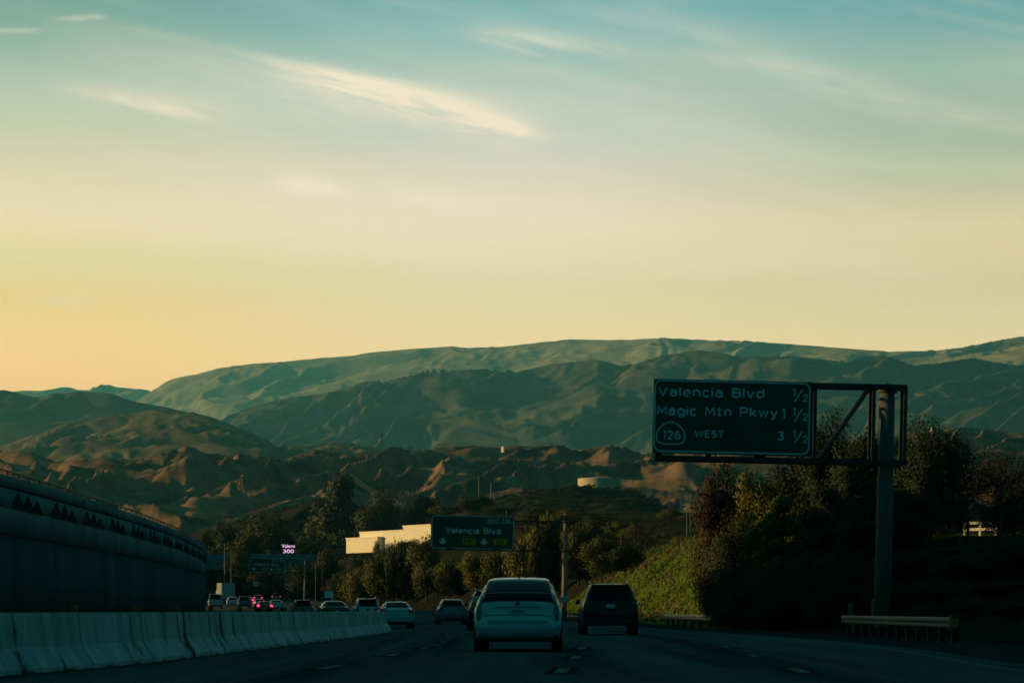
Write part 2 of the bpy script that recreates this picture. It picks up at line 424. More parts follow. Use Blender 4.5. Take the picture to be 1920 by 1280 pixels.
def emb(Y, d):
    t = min(1, max(0, d)/8.5); t = t*t*(3-2*t)*.35+t*.65
    return Vector((float(redge(Y))+3.6+d, Y, float(zroad(Y))-.03+float(emb_h(Y))*t))

# grass on the embankment
def grass(name, m, cnt, seed, sel, hgt):
    r = random.Random(seed); V, Q = [], []
    while len(Q) < cnt:
        Y = r.uniform(120, 229); d = r.uniform(.3, 13)
        if not sel(Y, d, r): continue
        p = emb(Y, d); a = r.uniform(0, 6.28); h = hgt*r.uniform(.5, 1.3); w = .05*r.uniform(.7, 1.5)
        q = Vector((math.cos(a)*w, math.sin(a)*w, 0)); tip = Vector((r.gauss(.05,.14), r.gauss(0,.12), h))
        b = len(V); V += [(p-q)[:], (p+q)[:], (p+tip)[:]]; Q.append((b, b+1, b+2))
    return struct(fast_mesh(name, V, Q, m), 'stuff')
pn = lambda Y, d: math.sin(d*1.7+Y*.11)+.6*math.sin(d*3.1-Y*.23+1)+.5*math.sin(Y*.5+d)
grass('green_grass', 'grass_green', 15000, 1, lambda Y, d, r: pn(Y, d) < .45+r.uniform(-.4,.4), .22)
grass('dry_grass', 'grass_dry', 6500, 2, lambda Y, d, r: pn(Y, d) > .75+r.uniform(-.4,.4) or (7.6 < d < 8.8 and r.random() < .5), .30)

# hill added out of frame on the left to cast shade across the near road
hv, hq = [], []
nr, na = 26, 60
hy = np.linspace(-120, 190, na); hx = np.linspace(-230, -62, nr)
rs = np.random.RandomState(8).rand(na, nr)
for j, Y in enumerate(hy):
    for i, X in enumerate(hx):
        fx = max(0, 1-abs((X+132)/68)**1.6); fy = min(1, max(0, (166-Y)/46))*min(1, max(0, (Y+118)/60)); fy = fy*fy*(3-2*fy)
        hv.append((X, Y, -1+37*fx*fy*(.96+.08*rs[j,i])))
hq = [(j*nr+i, j*nr+i+1, (j+1)*nr+i+1, (j+1)*nr+i) for j in range(na-1) for i in range(nr-1)]
struct(fast_mesh('shading_hill', hv, hq, 'scrub_hill', smooth=True))

# ------------------------------------------------------------------ mountains
def fbm(nx, ny, seed, base=3, octs=6, gain=.5, asp=None):
    rs = np.random.RandomState(seed); out = np.zeros((ny, nx)); amp = 1.0; tot = 0
    for o in range(octs):
        k = base*2**o; gy = max(2, int(k*(asp or ny/nx))+2); gx = k+2
        g = rs.rand(gy, gx)
        yy = np.linspace(0, gy-1.001, ny); xx = np.linspace(0, gx-1.001, nx)
        y0 = yy.astype(int); x0 = xx.astype(int); fy = yy-y0; fx = xx-x0
        fy = fy*fy*(3-2*fy); fx = fx*fx*(3-2*fx)
        a = g[y0][:, x0]; b = g[y0][:, x0+1]; c = g[y0+1][:, x0]; d = g[y0+1][:, x0+1]
        out += amp*((a*(1-fx)+b*fx)*(1-fy)[:, None]+(c*(1-fx)+d*fx)*fy[:, None]); tot += amp; amp *= gain
    return out/tot
def erode(h, dx, dy, iters, K, diff=.03):
    ny, nx = h.shape; N = nx*ny
    offs = [(-1,-1),(-1,0),(-1,1),(0,-1),(0,1),(1,-1),(1,0),(1,1)]
    jj, ii = np.meshgrid(np.arange(ny), np.arange(nx), indexing='ij'); idx = jj*nx+ii
    for it in range(iters):
        P = np.pad(h, 1, mode='constant', constant_values=1e9)
        best = np.zeros_like(h); rec = idx.copy(); dist = np.full_like(h, dx)
        for a, b in offs:
            L = math.hypot(a*dy, b*dx)
            s = (h-P[1+a:1+a+ny, 1+b:1+b+nx])/L
            m = s > best
            best[m] = s[m]; rec[m] = (idx+a*nx+b)[m]; dist[m] = L
        order = np.argsort(h.ravel(), kind='stable')
        recl = rec.ravel().tolist(); A = [1.0]*N
        ol = order.tolist()
        for i in reversed(ol):
            r = recl[i]
            if r != i: A[r] += A[i]
        fac = (K*np.sqrt(np.array(A)*dx*dy)/dist.ravel()).tolist()
        hl = h.ravel().tolist()
        for i in ol:
            r = recl[i]
            if r != i:
                f = fac[i]; hl[i] = (hl[i]+f*hl[r])/(1+f)
        h = np.array(hl).reshape(ny, nx)
        Pn = np.pad(h, 1, mode='edge')
        h = h+diff*(Pn[:-2,1:-1]+Pn[2:,1:-1]+Pn[1:-1,:-2]+Pn[1:-1,2:]-4*h)
    return h
_T = [np.random.RandomState(100+k).rand(128,128) for k in range(8)]
def vn(x, y, k):
    """smooth value noise at any coordinates"""
    T = _T[k % 8]; xi = np.floor(x).astype(int); yi = np.floor(y).astype(int); fx = x-xi; fy = y-yi
    fx = fx**3*(fx*(fx*6-15)+10); fy = fy**3*(fy*(fy*6-15)+10)
    g = lambda a, b: T[b % 128, a % 128]
    return (g(xi,yi)*(1-fx)+g(xi+1,yi)*fx)*(1-fy)+(g(xi,yi+1)*(1-fx)+g(xi+1,yi+1)*fx)*fy
def mountain(name, m, prof, Yf, Yc, Yb, base_py, nx, ny, seed, iters=12, K=.004, lam=200, amp=60, shear=.5, long_=3.5, px0=-500, px1=2420, crest_keep=26, wander=.25, diff=.01, pw=.85, peak=.65, skew=0.0, fine=.35):
    """a range of hills: crest along a skyline, spurs running down and across from it, slopes cut by streams"""
    px = np.linspace(px0, px1, nx); Y = np.linspace(Yf, Yb, ny)
    pp = np.array(prof, float); tgt = np.interp(px, pp[:,0], pp[:,1]); base = CH-(base_py-HOR)*Yf/F
    sk = skew*(px-960)*Yc/F
    crest = CH-(tgt-HOR)*(Yc+sk)/F
    X0 = ((px-960)*Yc/F)[None,:]+np.zeros((ny,1)); YY = Y[:,None]+np.zeros((1,nx)); sd = seed*1.37; YT = YY+sk[None,:]
    Yw = Yc+(vn(X0/(lam*5)+sd, YY*0+sd, seed)-.5)*(Yc-Yf)*wander*2
    v = np.where(YY < Yw, (YY-Yf)/(Yw-Yf), 1-.8*(YY-Yw)/(Yb-Yw)); v = np.clip(v, 0, 1)
    D = Yw-YY
    wx = (vn(X0/(lam*2.1)+7.7, D/(lam*2.4)+sd, seed+1)-.5)*lam*1.5+(vn(X0/(lam*.7)+1.7, D/(lam*.8)+sd, seed+2)-.5)*lam*.35
    def spur(l, k, sh, lg):
        n = vn((X0+sh*D+wx)/l+sd*3, D/(l*lg)+sd+k*5.1, seed+k); return 1-np.abs(n*2-1)
    env = np.clip(v/.18, 0, 1)*(1-peak*np.clip((v-.7)/.3, 0, 1)**2)
    sp = (spur(lam, 3, shear, long_)-.55)*1.25+(spur(lam*.47, 4, shear*1.5, long_)-.55)*.48+(spur(lam*.21, 5, shear*.4, 2.0)-.55)*(.14+.12*fine)+(spur(lam*.10, 1, -shear*.5, 1.6)-.55)*.12*fine+(vn(X0/(lam*2.6)+sd, D/(lam*2.2)+sd, seed+6)-.5)*.6
    H = np.maximum(crest-base, 5.0)[None,:]
    dx = (px[1]-px[0])*(Yf+Yc)/2/F; dy = (Yb-Yf)/ny
    h = H*v**pw+amp*sp*env*np.clip(H/(amp*2.2), 0, 1)
    h = erode(h, dx, dy, iters, K, diff)
    h = np.maximum(h, -2)
    z = base+h
    sil = ((z-CH)/YT).max(0); want = (HOR-tgt)/F
    rat = want/np.maximum(sil, 1e-4)
    k = np.ones(crest_keep)/crest_keep
    rp = np.pad(rat, crest_keep, mode='edge'); rat = np.convolve(rp, k, 'same')[crest_keep:-crest_keep]
    wv = v*v*(3-2*v)
    z = CH+(z-CH)*(1+(rat[None,:]-1)*(.25+.75*wv))
    sil = ((z-CH)/YT).max(0); rat = want/np.maximum(sil, 1e-4)
    rat = np.convolve(np.pad(rat, 3, mode='edge'), np.ones(5)/5, 'same')[3:-3]
    z = CH+(z-CH)*(1+(rat[None,:]-1)*.8*wv**2)
    z[0,:] = np.minimum(z[0,:], 8)-10
    X = (px[None,:]-960)*YT/F
    Vv = np.stack([X, YT, z], -1).reshape(-1,3)
    I = (np.arange(ny-1)[:,None]*nx+np.arange(nx-1)[None,:]).ravel()
    Q = np.stack([I, I+1, I+nx+1, I+nx], -1)
    struct(fast_mesh(name, Vv, Q, m, smooth=True))
    return px, Y, z

P_L1 = [(-500,850),(0,848),(60,850),(110,868),(150,860),(200,860),(260,862),(310,850),(350,835),(390,850),(430,852),(480,855),(530,862),(570,850),(605,843),(640,855),(700,850),(730,837),(780,845),(830,838),(880,835),(930,838),(970,835),(1010,838),(1045,832),(1080,845),(1130,835),(1170,838),(1200,850),(1240,848),(1300,850),(1500,835),(1700,815),(1800,800),(1920,812),(2420,830)]
P_L2A = [(-500,862),(-100,850),(0,838),(60,815),(120,795),(200,782),(290,768),(350,772),(390,780),(430,795),(480,815),(520,838),(580,838),(640,828),(700,840),(760,862),(900,880),(2420,880)]
P_L2B = [(-500,738),(-200,735),(0,732),(25,733),(60,745),(130,735),(160,733),(205,737),(250,752),(310,763),(350,772),(420,792),(480,830),(600,860),(2420,880)]
P_L3 = [(-500,860),(340,850),(380,805),(430,778),(480,760),(540,745),(600,738),(643,728),(690,713),(723,715),(767,703),(807,694),(847,694),(893,692),(970,697),(1030,683),(1120,674),(1163,685),(1193,682),(1240,667),(1307,656),(1360,663),(1390,669),(1430,670),(1483,667),(1533,673),(1587,678),(1617,669),(1663,666),(1690,677),(1717,687),(1763,680),(1823,671),(1860,677),(1893,683),(1960,682),(2200,660),(2420,670)]
P_L4 = [(-500,800),(200,790),(270,742),(290,730),(310,716),(330,708),(370,701),(410,690),(470,682),(530,678),(600,671),(660,667),(690,661),(770,654),(850,649),(870,652),(940,650),(1030,640),(1070,636),(1120,637),(1180,637),(1240,633),(1310,637),(1400,639),(1470,644),(1600,654),(1670,659),(1750,657),(1810,650),(1860,640),(1910,631),(1960,630),(2200,650),(2420,660)]
P_L5 = [(-500,730),(-200,735),(0,737),(60,731),(150,727),(200,724),(230,723),(270,731),(300,738),(400,760),(600,800),(2420,820)]
L1 = mountain('badland_hills', 'badland', P_L1, 1500, 2250, 2600, 1000, 760, 170, 11, iters=8, K=.003, fine=.55, lam=60, amp=25, shear=.45, long_=2.0, crest_keep=9, wander=.30, peak=.5)
mountain('foothills', 'foothill', P_L2A, 3100, 4300, 4800, 905, 560, 150, 23, iters=8, K=.003, lam=115, amp=40, shear=1.5, long_=3.6, skew=-.3, fine=.4, crest_keep=10)
mountain('dark_ridge', 'chaparral', P_L2B, 5800, 6500, 7000, 850, 400, 80, 31, iters=8, K=.003, lam=200, amp=40, shear=.6, crest_keep=10)
mountain('middle_mountains', 'chaparral', P_L3, 7000, 8600, 9400, 880, 760, 190, 45, iters=10, K=.003, lam=200, amp=95, shear=.85, long_=3.8, skew=-.40, fine=.4, crest_keep=12)
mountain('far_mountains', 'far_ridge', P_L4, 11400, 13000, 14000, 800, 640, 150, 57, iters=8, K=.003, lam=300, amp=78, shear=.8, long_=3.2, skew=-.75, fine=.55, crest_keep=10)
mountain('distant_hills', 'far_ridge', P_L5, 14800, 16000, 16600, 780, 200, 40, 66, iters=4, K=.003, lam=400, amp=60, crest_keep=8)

def knoll(name, prof, Yf, Yc, Yb, base, seed, nx=220, ny=60, m='scrub_hill', px0=300, px1=1500):
    return mountain(name, m, prof, Yf, Yc, Yb, base, nx, ny, seed, iters=3, K=.002, lam=45, amp=7, shear=.2, long_=1.8, px0=px0, px1=px1, crest_keep=8, wander=.2)
KA = knoll('brown_knoll', [(300,1010),(430,985),(480,968),(520,955),(570,943),(630,934),(700,955),(760,985),(820,1010),(1500,1080)], 720, 900, 1000, 1055, 71)
KB = knoll('tank_hill', [(300,1060),(700,1010),(800,985),(880,950),(950,930),(1000,922),(1080,912),(1130,914),(1180,918),(1230,940),(1270,962),(1330,985),(1500,1000)], 760, 1120, 1300, 1040, 83)
def on(T, px, Y):
    """level of a hill's surface at photo column px, distance Y"""
    i = int(np.argmin(abs(T[0]-px))); j = int(np.argmin(abs(T[1]-Y))); return float(T[2][j, i])

# ------------------------------------------------------------------ trees
def crown(seed, rx, rz, zc, n, leaf, lobes=9, droop=0.0, shape='round', fill=.75):
    """leaf faces gathered in clumps spread through the crown's volume; base at z = 0"""
    rs = np.random.RandomState(seed)
    C = []
    k = 0
    while len(C) < lobes:
        p = rs.uniform(-1, 1, 3)
        if np.dot(p, p) > 1: continue
        if shape == 'cone': s = max(.12, (1-(p[2]+1)/2)**.8); q = np.array([p[0]*s*rx, p[1]*s*rx, p[2]*rz])
        else: q = np.array([p[0]*rx, p[1]*rx, p[2]*rz])
        C.append(np.append(q*fill, rs.uniform(.28, .56)*min(rx, rz)*(.6 if shape == 'cone' else 1)))
    C = np.array(C)
    wsum = C[:,3]**2; ch = rs.choice(len(C), n, p=wsum/wsum.sum())
    d = rs.normal(size=(n,3)); d /= np.linalg.norm(d, axis=1)[:,None]
    rr = C[ch,3]*(rs.rand(n)**.42)*(1+.25*rs.normal(size=n)*.5)
    P = C[ch,:3]+d*rr[:,None]*np.array([1.15,1.15,.85])
    P[:,2] += zc
    if droop: P[:,2] -= droop*rs.rand(n)**1.5
    sz = leaf*rs.uniform(.55, 1.4, n)
    a = rs.normal(size=(n,3)); a /= np.linalg.norm(a, axis=1)[:,None]
    if droop: a = a*np.array([.35,.35,.4])+np.array([0,0,-1]); a /= np.linalg.norm(a, axis=1)[:,None]
    b = np.cross(a, rs.normal(size=(n,3))); b /= np.linalg.norm(b, axis=1)[:,None]
    la = sz*(1.7 if droop else 1.0); lb = sz*(.42 if droop else .62)
    V = np.stack([P-a*la[:,None]*.5, P+b*lb[:,None]*.5, P+a*la[:,None]*.5, P-b*lb[:,None]*.5], 1).reshape(-1,3)
    V[:,2] = np.maximum(V[:,2], .05)
    # leaves turn outward from their clump, so a clump has a lit and a shaded side
    cc = C[ch,:3]+np.array([0,0,zc]); o1 = (P-cc)/np.maximum(C[ch,3], 1e-6)[:,None]; o2 = (P-np.array([0,0,zc]))/np.array([rx,rx,rz])
    N = o1*.9+o2*.5+rs.normal(size=(n,3))*.30+np.array([0,0,.12]); N /= np.linalg.norm(N, axis=1)[:,None]
    q = V.reshape(n,4,3); G_ = np.cross(q[:,1]-q[:,0], q[:,3]-q[:,0]); fl = (G_*N).sum(1) < 0
    q[fl] = q[fl][:,::-1]
    global CROWN_N
    CROWN_N = np.repeat(N, 4, 0)
    return q.reshape(-1,3), np.arange(4*n).reshape(-1,4)
def trunk(seed, h, r, spread, limbs=6, twigs=0, start=.3):
    rd = random.Random(seed); mb = MB()
    top = Vector((rd.uniform(-.06,.06)*h, rd.uniform(-.06,.06)*h, h))
    mid = Vector((rd.uniform(-.05,.05)*h, rd.uniform(-.05,.05)*h, h*.5))
    mb.tube([(0,0,-.4), (0,0,.15*h), mid, top], [r*1.25, r, r*.7, r*.2], 7)
    for i in range(limbs):
        t = start+(1-start)*.8*i/max(1, limbs-1); p = mid*(t/.5) if t < .5 else mid.lerp(top, (t-.5)/.5)
        a = i*2.4+rd.uniform(-.4,.4); L = spread*rd.uniform(.6, 1.0)*(1.1-.5*t)
        e = p+Vector((math.cos(a)*L, math.sin(a)*L, L*rd.uniform(.35,.9)))
        k = p.lerp(e, .5)+Vector((0,0,.06*L))
        mb.tube([p, k, e], [r*.42, r*.28, r*.08], 5)
        for j in range(twigs):
            q = k.lerp(e, rd.uniform(-.6,1)); 
            e2 = q+Vector((rd.gauss(0,.3)*L, rd.gauss(0,.3)*L, rd.uniform(-.1,.55)*L))
            mb.tube([q, q.lerp(e2,.5)+Vector((rd.gauss(0,.04)*L,rd.gauss(0,.04)*L,.03*L)), e2], [r*.12, r*.07, r*.03], 4)
            for g in range(2):
                q3 = q.lerp(e2, rd.uniform(.3,1)); e3 = q3+Vector((rd.gauss(0,.16)*L, rd.gauss(0,.16)*L, rd.uniform(-.05,.3)*L))
                mb.tube([q3, e3], [r*.05, r*.02], 3)
    return mb
PROTO = {}
def proto(kind, var, near):
    """unit-height crown and trunk meshes of a kind, kept for sharing"""
    key = (kind, var, near)
    if key in PROTO: return PROTO[key]
    sd = hash((kind, var)) % 1 + sum(map(ord, kind))*7+var*13
    nl, lf = (26000, .024) if near else (10000, .036)
    lim = dict(limbs=7, twigs=0)
    if kind == 'round': c = crown(sd, .44, .47, .52, nl, lf, 26, fill=.80)
    elif kind == 'bush': c = crown(sd, .56, .50, .42, nl, lf, 24, fill=.78)
    elif kind == 'tall': c = crown(sd, .25, .50, .50, nl, lf, 26, fill=.85)
    elif kind == 'poplar': c = crown(sd, .24, .50, .48, nl, lf, 34, shape='cone', fill=.9)
    elif kind == 'pine': c = crown(sd, .42, .50, .50, nl, lf, 44, shape='cone', fill=.92)
    elif kind == 'weeping': c = crown(sd, .46, .34, .64, nl, lf*1.1, 24, droop=.55, fill=.85)
    elif kind == 'bare': c = crown(sd, .45, .36, .60, nl//3, lf*.8, 30, fill=.95); lim = dict(limbs=12, twigs=12)
    cv, cq = c; cn = CROWN_N
    tm = trunk(sd+3, .80 if kind != 'bare' else .72, .022, .36 if kind not in ('tall','poplar') else .16, **lim)
    PROTO[key] = (cv, cq, tm, cn)
    return PROTO[key]
MESHC = {}
def tree(kind, px, top, wpx, Y, leaf, label, name='tree', var=0, near=False, base=None, cat='tree', group='trees beside the freeway', yaw=0.0, stretch=None):
    X = PX(px, Y); zb = gz(X, Y) if base is None else base
    h = PZ(top, Y)-zb
    asp = {'round':.92,'bush':1.12,'tall':.56,'poplar':.44,'pine':.74,'weeping':.95,'bare':.98}[kind]
    sx = (wpx*Y/F)/(asp*h)
    o = empty(name, (X, Y, zb), label, cat, group, (0,0,yaw))
    key = (kind, var, near, leaf)
    if key not in MESHC:
        cv, cq, tm, cn = proto(kind, var, near)
        t = tm.build('trunk', 'bark', o); c = fast_mesh('crown', cv, cq, leaf, o, normals=cn)
        MESHC[key] = (t.data, c.data)
    else:
        for nm, d in zip(('trunk','crown'), MESHC[key]):
            q = bpy.data.objects.new(nm, d); COL.objects.link(q); q.parent = o
    o.scale = (h*sx, h*sx, h)
    return o

# right-hand stand, nearest
E_ = lambda Y, px: emb(Y, PX(px, Y)-float(redge(Y))-3.6).z
def rtree(kind, px, top, w, Y, leaf, label, name, var, yaw=0.0, grp='trees on the right bank'):
    return tree(kind, px, top, w, Y, leaf, label, name, var, True, E_(Y, px), yaw=yaw, group=grp, cat='bush' if name.endswith('shrub') else 'tree')
rtree('round', 1356, 862, 115, 128, 'leaf_rust', 'rust brown tree just below the lower left corner of the big green sign', 'rusty_tree', 0)
rtree('bush', 1345, 935, 110, 134, 'leaf_olive', 'olive tree leaning over the top of the grassy slope', 'olive_tree', 1)
rtree('round', 1412, 862, 110, 126, 'leaf_yellow', 'yellow green tree under the middle of the big green sign', 'yellow_green_tree', 1)
rtree('poplar', 1462, 905, 120, 112, 'leaf_green', 'bright green pointed tree in front of the dark ones', 'pointed_tree', 0)
rtree('poplar', 1412, 958, 70, 114, 'leaf_green', 'small bright green pointed tree left of the taller one', 'pointed_tree', 1)
rtree('round', 1500, 850, 150, 132, 'leaf_scrub', 'broad dull tree under the right end of the big sign', 'dull_tree', 2)
rtree('round', 1560, 772, 130, 122, 'leaf_dark', 'tall dark tree behind the lattice truss of the sign', 'dark_oak', 0)
rtree('round', 1625, 790, 130, 118, 'leaf_dark', 'tall dark tree directly behind the sign pole', 'dark_oak', 1, 1.3)
rtree('round', 1745, 786, 150, 116, 'leaf_dark', 'large dark tree right of the sign pole', 'dark_oak', 0, 2.6)
rtree('bare', 1875, 815, 180, 120, 'leaf_brown', 'half bare brown twiggy tree at the right edge', 'bare_tree', 0)
rtree('bare', 1815, 850, 110, 126, 'leaf_brown', 'smaller bare brown tree between the dark oak and the twiggy tree', 'bare_tree', 1, .8)
rtree('tall', 1545, 900, 100, 108, 'leaf_scrub', 'grey green slim tree below the sign truss', 'slim_tree', 0)
rtree('tall', 1600, 890, 90, 106, 'leaf_scrub', 'grey green slim tree against the left of the sign pole', 'slim_tree', 1)
rtree('round', 1700, 905, 140, 104, 'leaf_dark', 'dark rounded tree low behind the sign pole base', 'dark_tree', 1, .5)
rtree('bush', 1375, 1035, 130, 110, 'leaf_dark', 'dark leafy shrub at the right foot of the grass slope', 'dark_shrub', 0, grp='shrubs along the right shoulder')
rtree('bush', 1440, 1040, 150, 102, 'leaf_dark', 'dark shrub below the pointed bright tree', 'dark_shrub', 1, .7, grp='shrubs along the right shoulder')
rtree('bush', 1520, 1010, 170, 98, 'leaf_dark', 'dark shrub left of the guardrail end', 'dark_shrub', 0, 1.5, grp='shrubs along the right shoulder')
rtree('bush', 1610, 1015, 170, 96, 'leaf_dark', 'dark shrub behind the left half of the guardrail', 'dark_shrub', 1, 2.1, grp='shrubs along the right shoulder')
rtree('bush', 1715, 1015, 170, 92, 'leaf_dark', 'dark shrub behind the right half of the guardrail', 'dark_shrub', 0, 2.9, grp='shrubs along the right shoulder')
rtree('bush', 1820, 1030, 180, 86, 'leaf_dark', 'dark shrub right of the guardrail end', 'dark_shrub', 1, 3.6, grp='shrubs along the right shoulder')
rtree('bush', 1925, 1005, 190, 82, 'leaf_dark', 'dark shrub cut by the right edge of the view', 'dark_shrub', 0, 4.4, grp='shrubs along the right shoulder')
rtree('bush', 1900, 900, 150, 132, 'leaf_scrub', 'grey brown thicket under the twiggy tree', 'thicket_shrub', 1, .3, grp='shrubs along the right shoulder')
rtree('bush', 1775, 900, 90, 120, 'leaf_scrub', 'grey green shrub beneath the dark oak beside the pole', 'thicket_shrub', 0, .9, grp='shrubs along the right shoulder')

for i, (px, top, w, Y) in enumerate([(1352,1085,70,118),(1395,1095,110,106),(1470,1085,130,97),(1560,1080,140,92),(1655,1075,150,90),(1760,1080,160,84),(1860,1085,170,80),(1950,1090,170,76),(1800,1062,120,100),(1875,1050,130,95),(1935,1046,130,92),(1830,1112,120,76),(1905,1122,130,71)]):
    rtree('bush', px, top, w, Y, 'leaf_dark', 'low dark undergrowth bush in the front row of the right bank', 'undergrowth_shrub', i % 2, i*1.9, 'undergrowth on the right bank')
for i, (k, px, top, w, Y, lf) in enumerate([('round',1480,930,130,120,'leaf_olive'),('round',1575,860,150,128,'leaf_dark'),('round',1660,850,150,126,'leaf_dark'),('round',1690,800,110,130,'leaf_dark'),('round',1640,950,150,108,'leaf_dark'),('round',1540,960,140,110,'leaf_dark'),('bush',1770,1020,130,98,'leaf_dark'),('round',1420,900,120,130,'leaf_olive'),('round',1380,960,110,122,'leaf_scrub'),('round',1930,870,120,134,'leaf_brown')]):
    rtree(k, px, top, w, Y, lf, 'tree filling the thick stand on the right bank', 'bank_tree', i % 2, i*1.3, 'thick stand of trees on the right bank')
mid = [  # kind, px, top, width, Y, leaf, name, label, variant
 ('weeping',1172,1018,66,212,'leaf_dark','weeping_tree','dark weeping tree against the left end of the grass slope',0),
 ('round',1128,1000,84,222,'leaf_olive','olive_tree','olive tree behind the black suv',1),
 ('weeping',1085,975,84,238,'leaf_olive','weeping_tree','olive weeping tree right of the lit gantry pole',0),
 ('weeping',1030,958,90,246,'leaf_olive','weeping_tree','tall olive weeping tree behind the gantry truss',2),
 ('round',985,996,84,262,'leaf_yellow','yellow_green_tree','yellow green tree touching the right edge of the exit sign',1),
 ('weeping',935,1036,74,285,'leaf_olive','weeping_tree','weeping tree below the word only on the exit sign',2),
 ('round',893,1032,76,305,'leaf_yellow','yellow_green_tree','yellow green tree below the middle of the exit sign',0),
 ('weeping',845,1042,64,322,'leaf_olive','weeping_tree','weeping tree below the left arrow of the exit sign',1),
 ('round',800,1004,72,345,'leaf_olive','olive_tree','olive tree at the left edge of the exit sign',2),
 ('weeping',757,1006,66,362,'leaf_dark','weeping_tree','weeping tree in front of the bright white building',0),
 ('round',712,1024,66,385,'leaf_olive','olive_tree','olive tree below the lower block of the white building',1),
 ('bush',672,1038,70,410,'leaf_yellow','weeping_tree','weeping tree left of the white building',2),
 ('bush',640,1062,60,430,'leaf_dark','dark_shrub','dark low bush above the orange construction signs',0),
 ('pine',640,893,125,760,'leaf_pine','pine_tree','tallest dark pine left of the white building',0),
 ('pine',600,925,90,780,'leaf_pine','pine_tree','dark pine at the left shoulder of the tallest pine',1),
 ('round',713,914,90,740,'leaf_pine','dark_round_tree','dark round tree right of the tallest pine',0),
 ('round',795,921,72,760,'leaf_pine','dark_round_tree','dark round tree above the white building',1),
 ('round',760,938,56,800,'leaf_scrub','grey_tree','greyish tree between the two dark round trees',0),
 ('round',833,945,66,700,'leaf_olive','olive_tree','olive tree just above the top left of the exit sign',1),
 ('round',890,926,80,680,'leaf_pine','dark_round_tree','dark round tree above the top right of the exit sign',0),
 ('round',938,948,70,640,'leaf_scrub','grey_tree','greyish tree at the top right corner of the exit sign',1),
 ('round',1060,955,76,420,'leaf_yellow','yellow_green_tree','yellow green tree above the gantry pole top',0),
 ('round',1005,945,72,440,'leaf_scrub','grey_tree','greyish tree left of the yellow green one above the gantry',0),
 ('round',1120,962,84,400,'leaf_scrub','brown_tree','brownish tree above the weeping trees',1),
 ('round',1165,975,70,380,'leaf_olive','olive_tree','olive tree left of the bare oak',0),
 ('bare',1212,960,90,300,'leaf_brown','bare_oak','bare oak with dark limbs above the grass slope',0),
 ('bare',1258,985,70,290,'leaf_scrub','bare_oak','smaller half bare oak at the crest of the grass slope',1),
 ('bush',1285,1000,60,210,'leaf_yellow','yellow_shrub','yellow green bush on the crest of the grass slope',0),
 ('round',420,966,76,620,'leaf_dark','dark_round_tree','dark round tree above the end of the retaining wall',1),
 ('round',390,985,44,700,'leaf_dark','dark_round_tree','small dark tree peeking over the end of the retaining wall',0),
 ('round',470,975,60,600,'leaf_olive','olive_tree','olive tree behind the small far green sign',1),
 ('round',500,955,80,610,'leaf_scrub','brown_tree','brownish tall tree left of the lit screen',0),
 ('tall',528,960,50,620,'leaf_dark','slim_tree','dark slim tree just left of the lit screen',0),
 ('round',575,985,60,600,'leaf_olive','olive_tree','olive tree right of the lit screen',0),
 ('round',440,1010,60,560,'leaf_olive','olive_tree','olive tree beside the utility pole',1),
 ('bush',612,1012,66,520,'leaf_pine','dark_bush','dark bush under the pine row',1),
 ('bush',560,1042,70,520,'leaf_dark','dark_bush','dark bush behind the far sign post',0),
 ('bush',500,1062,90,530,'leaf_dark','dark_bush','dark bush behind the small far green sign',1),
 ('bush',455,1058,60,540,'leaf_dark','dark_bush','dark bush right of the box truck',0),
 ('bush',660,1050,70,470,'leaf_pine','dark_bush','dark bush below the white building',0),
 ('bush',688,1027,64,500,'leaf_dark','dark_bush','dark bush hiding the foot of the lower white building block',0),
 ('bush',664,1029,40,505,'leaf_pine','dark_bush','dark bush at the left corner of the lower white building block',1),
 ('bush',738,1011,52,500,'leaf_dark','dark_bush','dark bush covering the foot of the middle white building block',1),
 ('round',772,1006,50,490,'leaf_pine','dark_round_tree','dark rounded tree covering the right foot of the white building',1),
 ('bush',706,1004,22,540,'leaf_dark','dark_bush','small dark bush standing in front of the white building wall',1),
]
for i, (k, px, top, w, Y, leaf, nm, lb, var) in enumerate(mid):
    tree(k, px, top, w, Y, leaf, lb, nm, var, base=None, yaw=i*1.1, cat='bush' if nm.endswith(('bush','shrub')) else 'tree')
rd = random.Random(21)
def fill_row(n, px0, px1, t0, t1, Y0, Y1, w0, w1, kinds, label, group, name, cat='tree'):
    for i in range(n):
        px = px0+(px1-px0)*(i+.5)/n+rd.uniform(-8, 8); k, lf = rd.choice(kinds); Y = Y0+(Y1-Y0)*(i+.5)/n+rd.uniform(-12, 12)
        tree(k, px, rd.uniform(t0, t1), rd.uniform(w0, w1), Y, lf, label, name, rd.randrange(2), yaw=rd.uniform(0,6.2), cat=cat, group=group)
fill_row(19, 1152, 650, 1034, 1092, 222, 430, 50, 92, [('weeping','leaf_olive'),('round','leaf_olive'),('round','leaf_dark'),('bush','leaf_olive'),('bush','leaf_dark'),('round','leaf_pine'),('weeping','leaf_dark')], 'low tree or bush in the dense row along the far right shoulder', 'trees along the far right shoulder', 'roadside_tree')
fill_row(15, 1290, 960, 975, 1015, 330, 480, 70, 96, [('round','leaf_scrub'),('round','leaf_olive'),('bush','leaf_olive')], 'middle sized tree in the wood behind the roadside row', 'wood behind the roadside trees', 'wood_tree')
fill_row(16, 1300, 900, 948, 985, 520, 720, 60, 84, [('round','leaf_scrub'),('bush','leaf_scrub'),('round','leaf_dark'),('bush','leaf_olive')], 'small dull tree at the back of the wood below the tank hill', 'back of the wood below the tank hill', 'hill_foot_tree')
fill_row(11, 960, 640, 1026, 1046, 500, 590, 60, 84, [('round','leaf_pine'),('bush','leaf_olive'),('round','leaf_olive')], 'dark tree in the wood below the white building', 'wood around the white building', 'wood_tree')
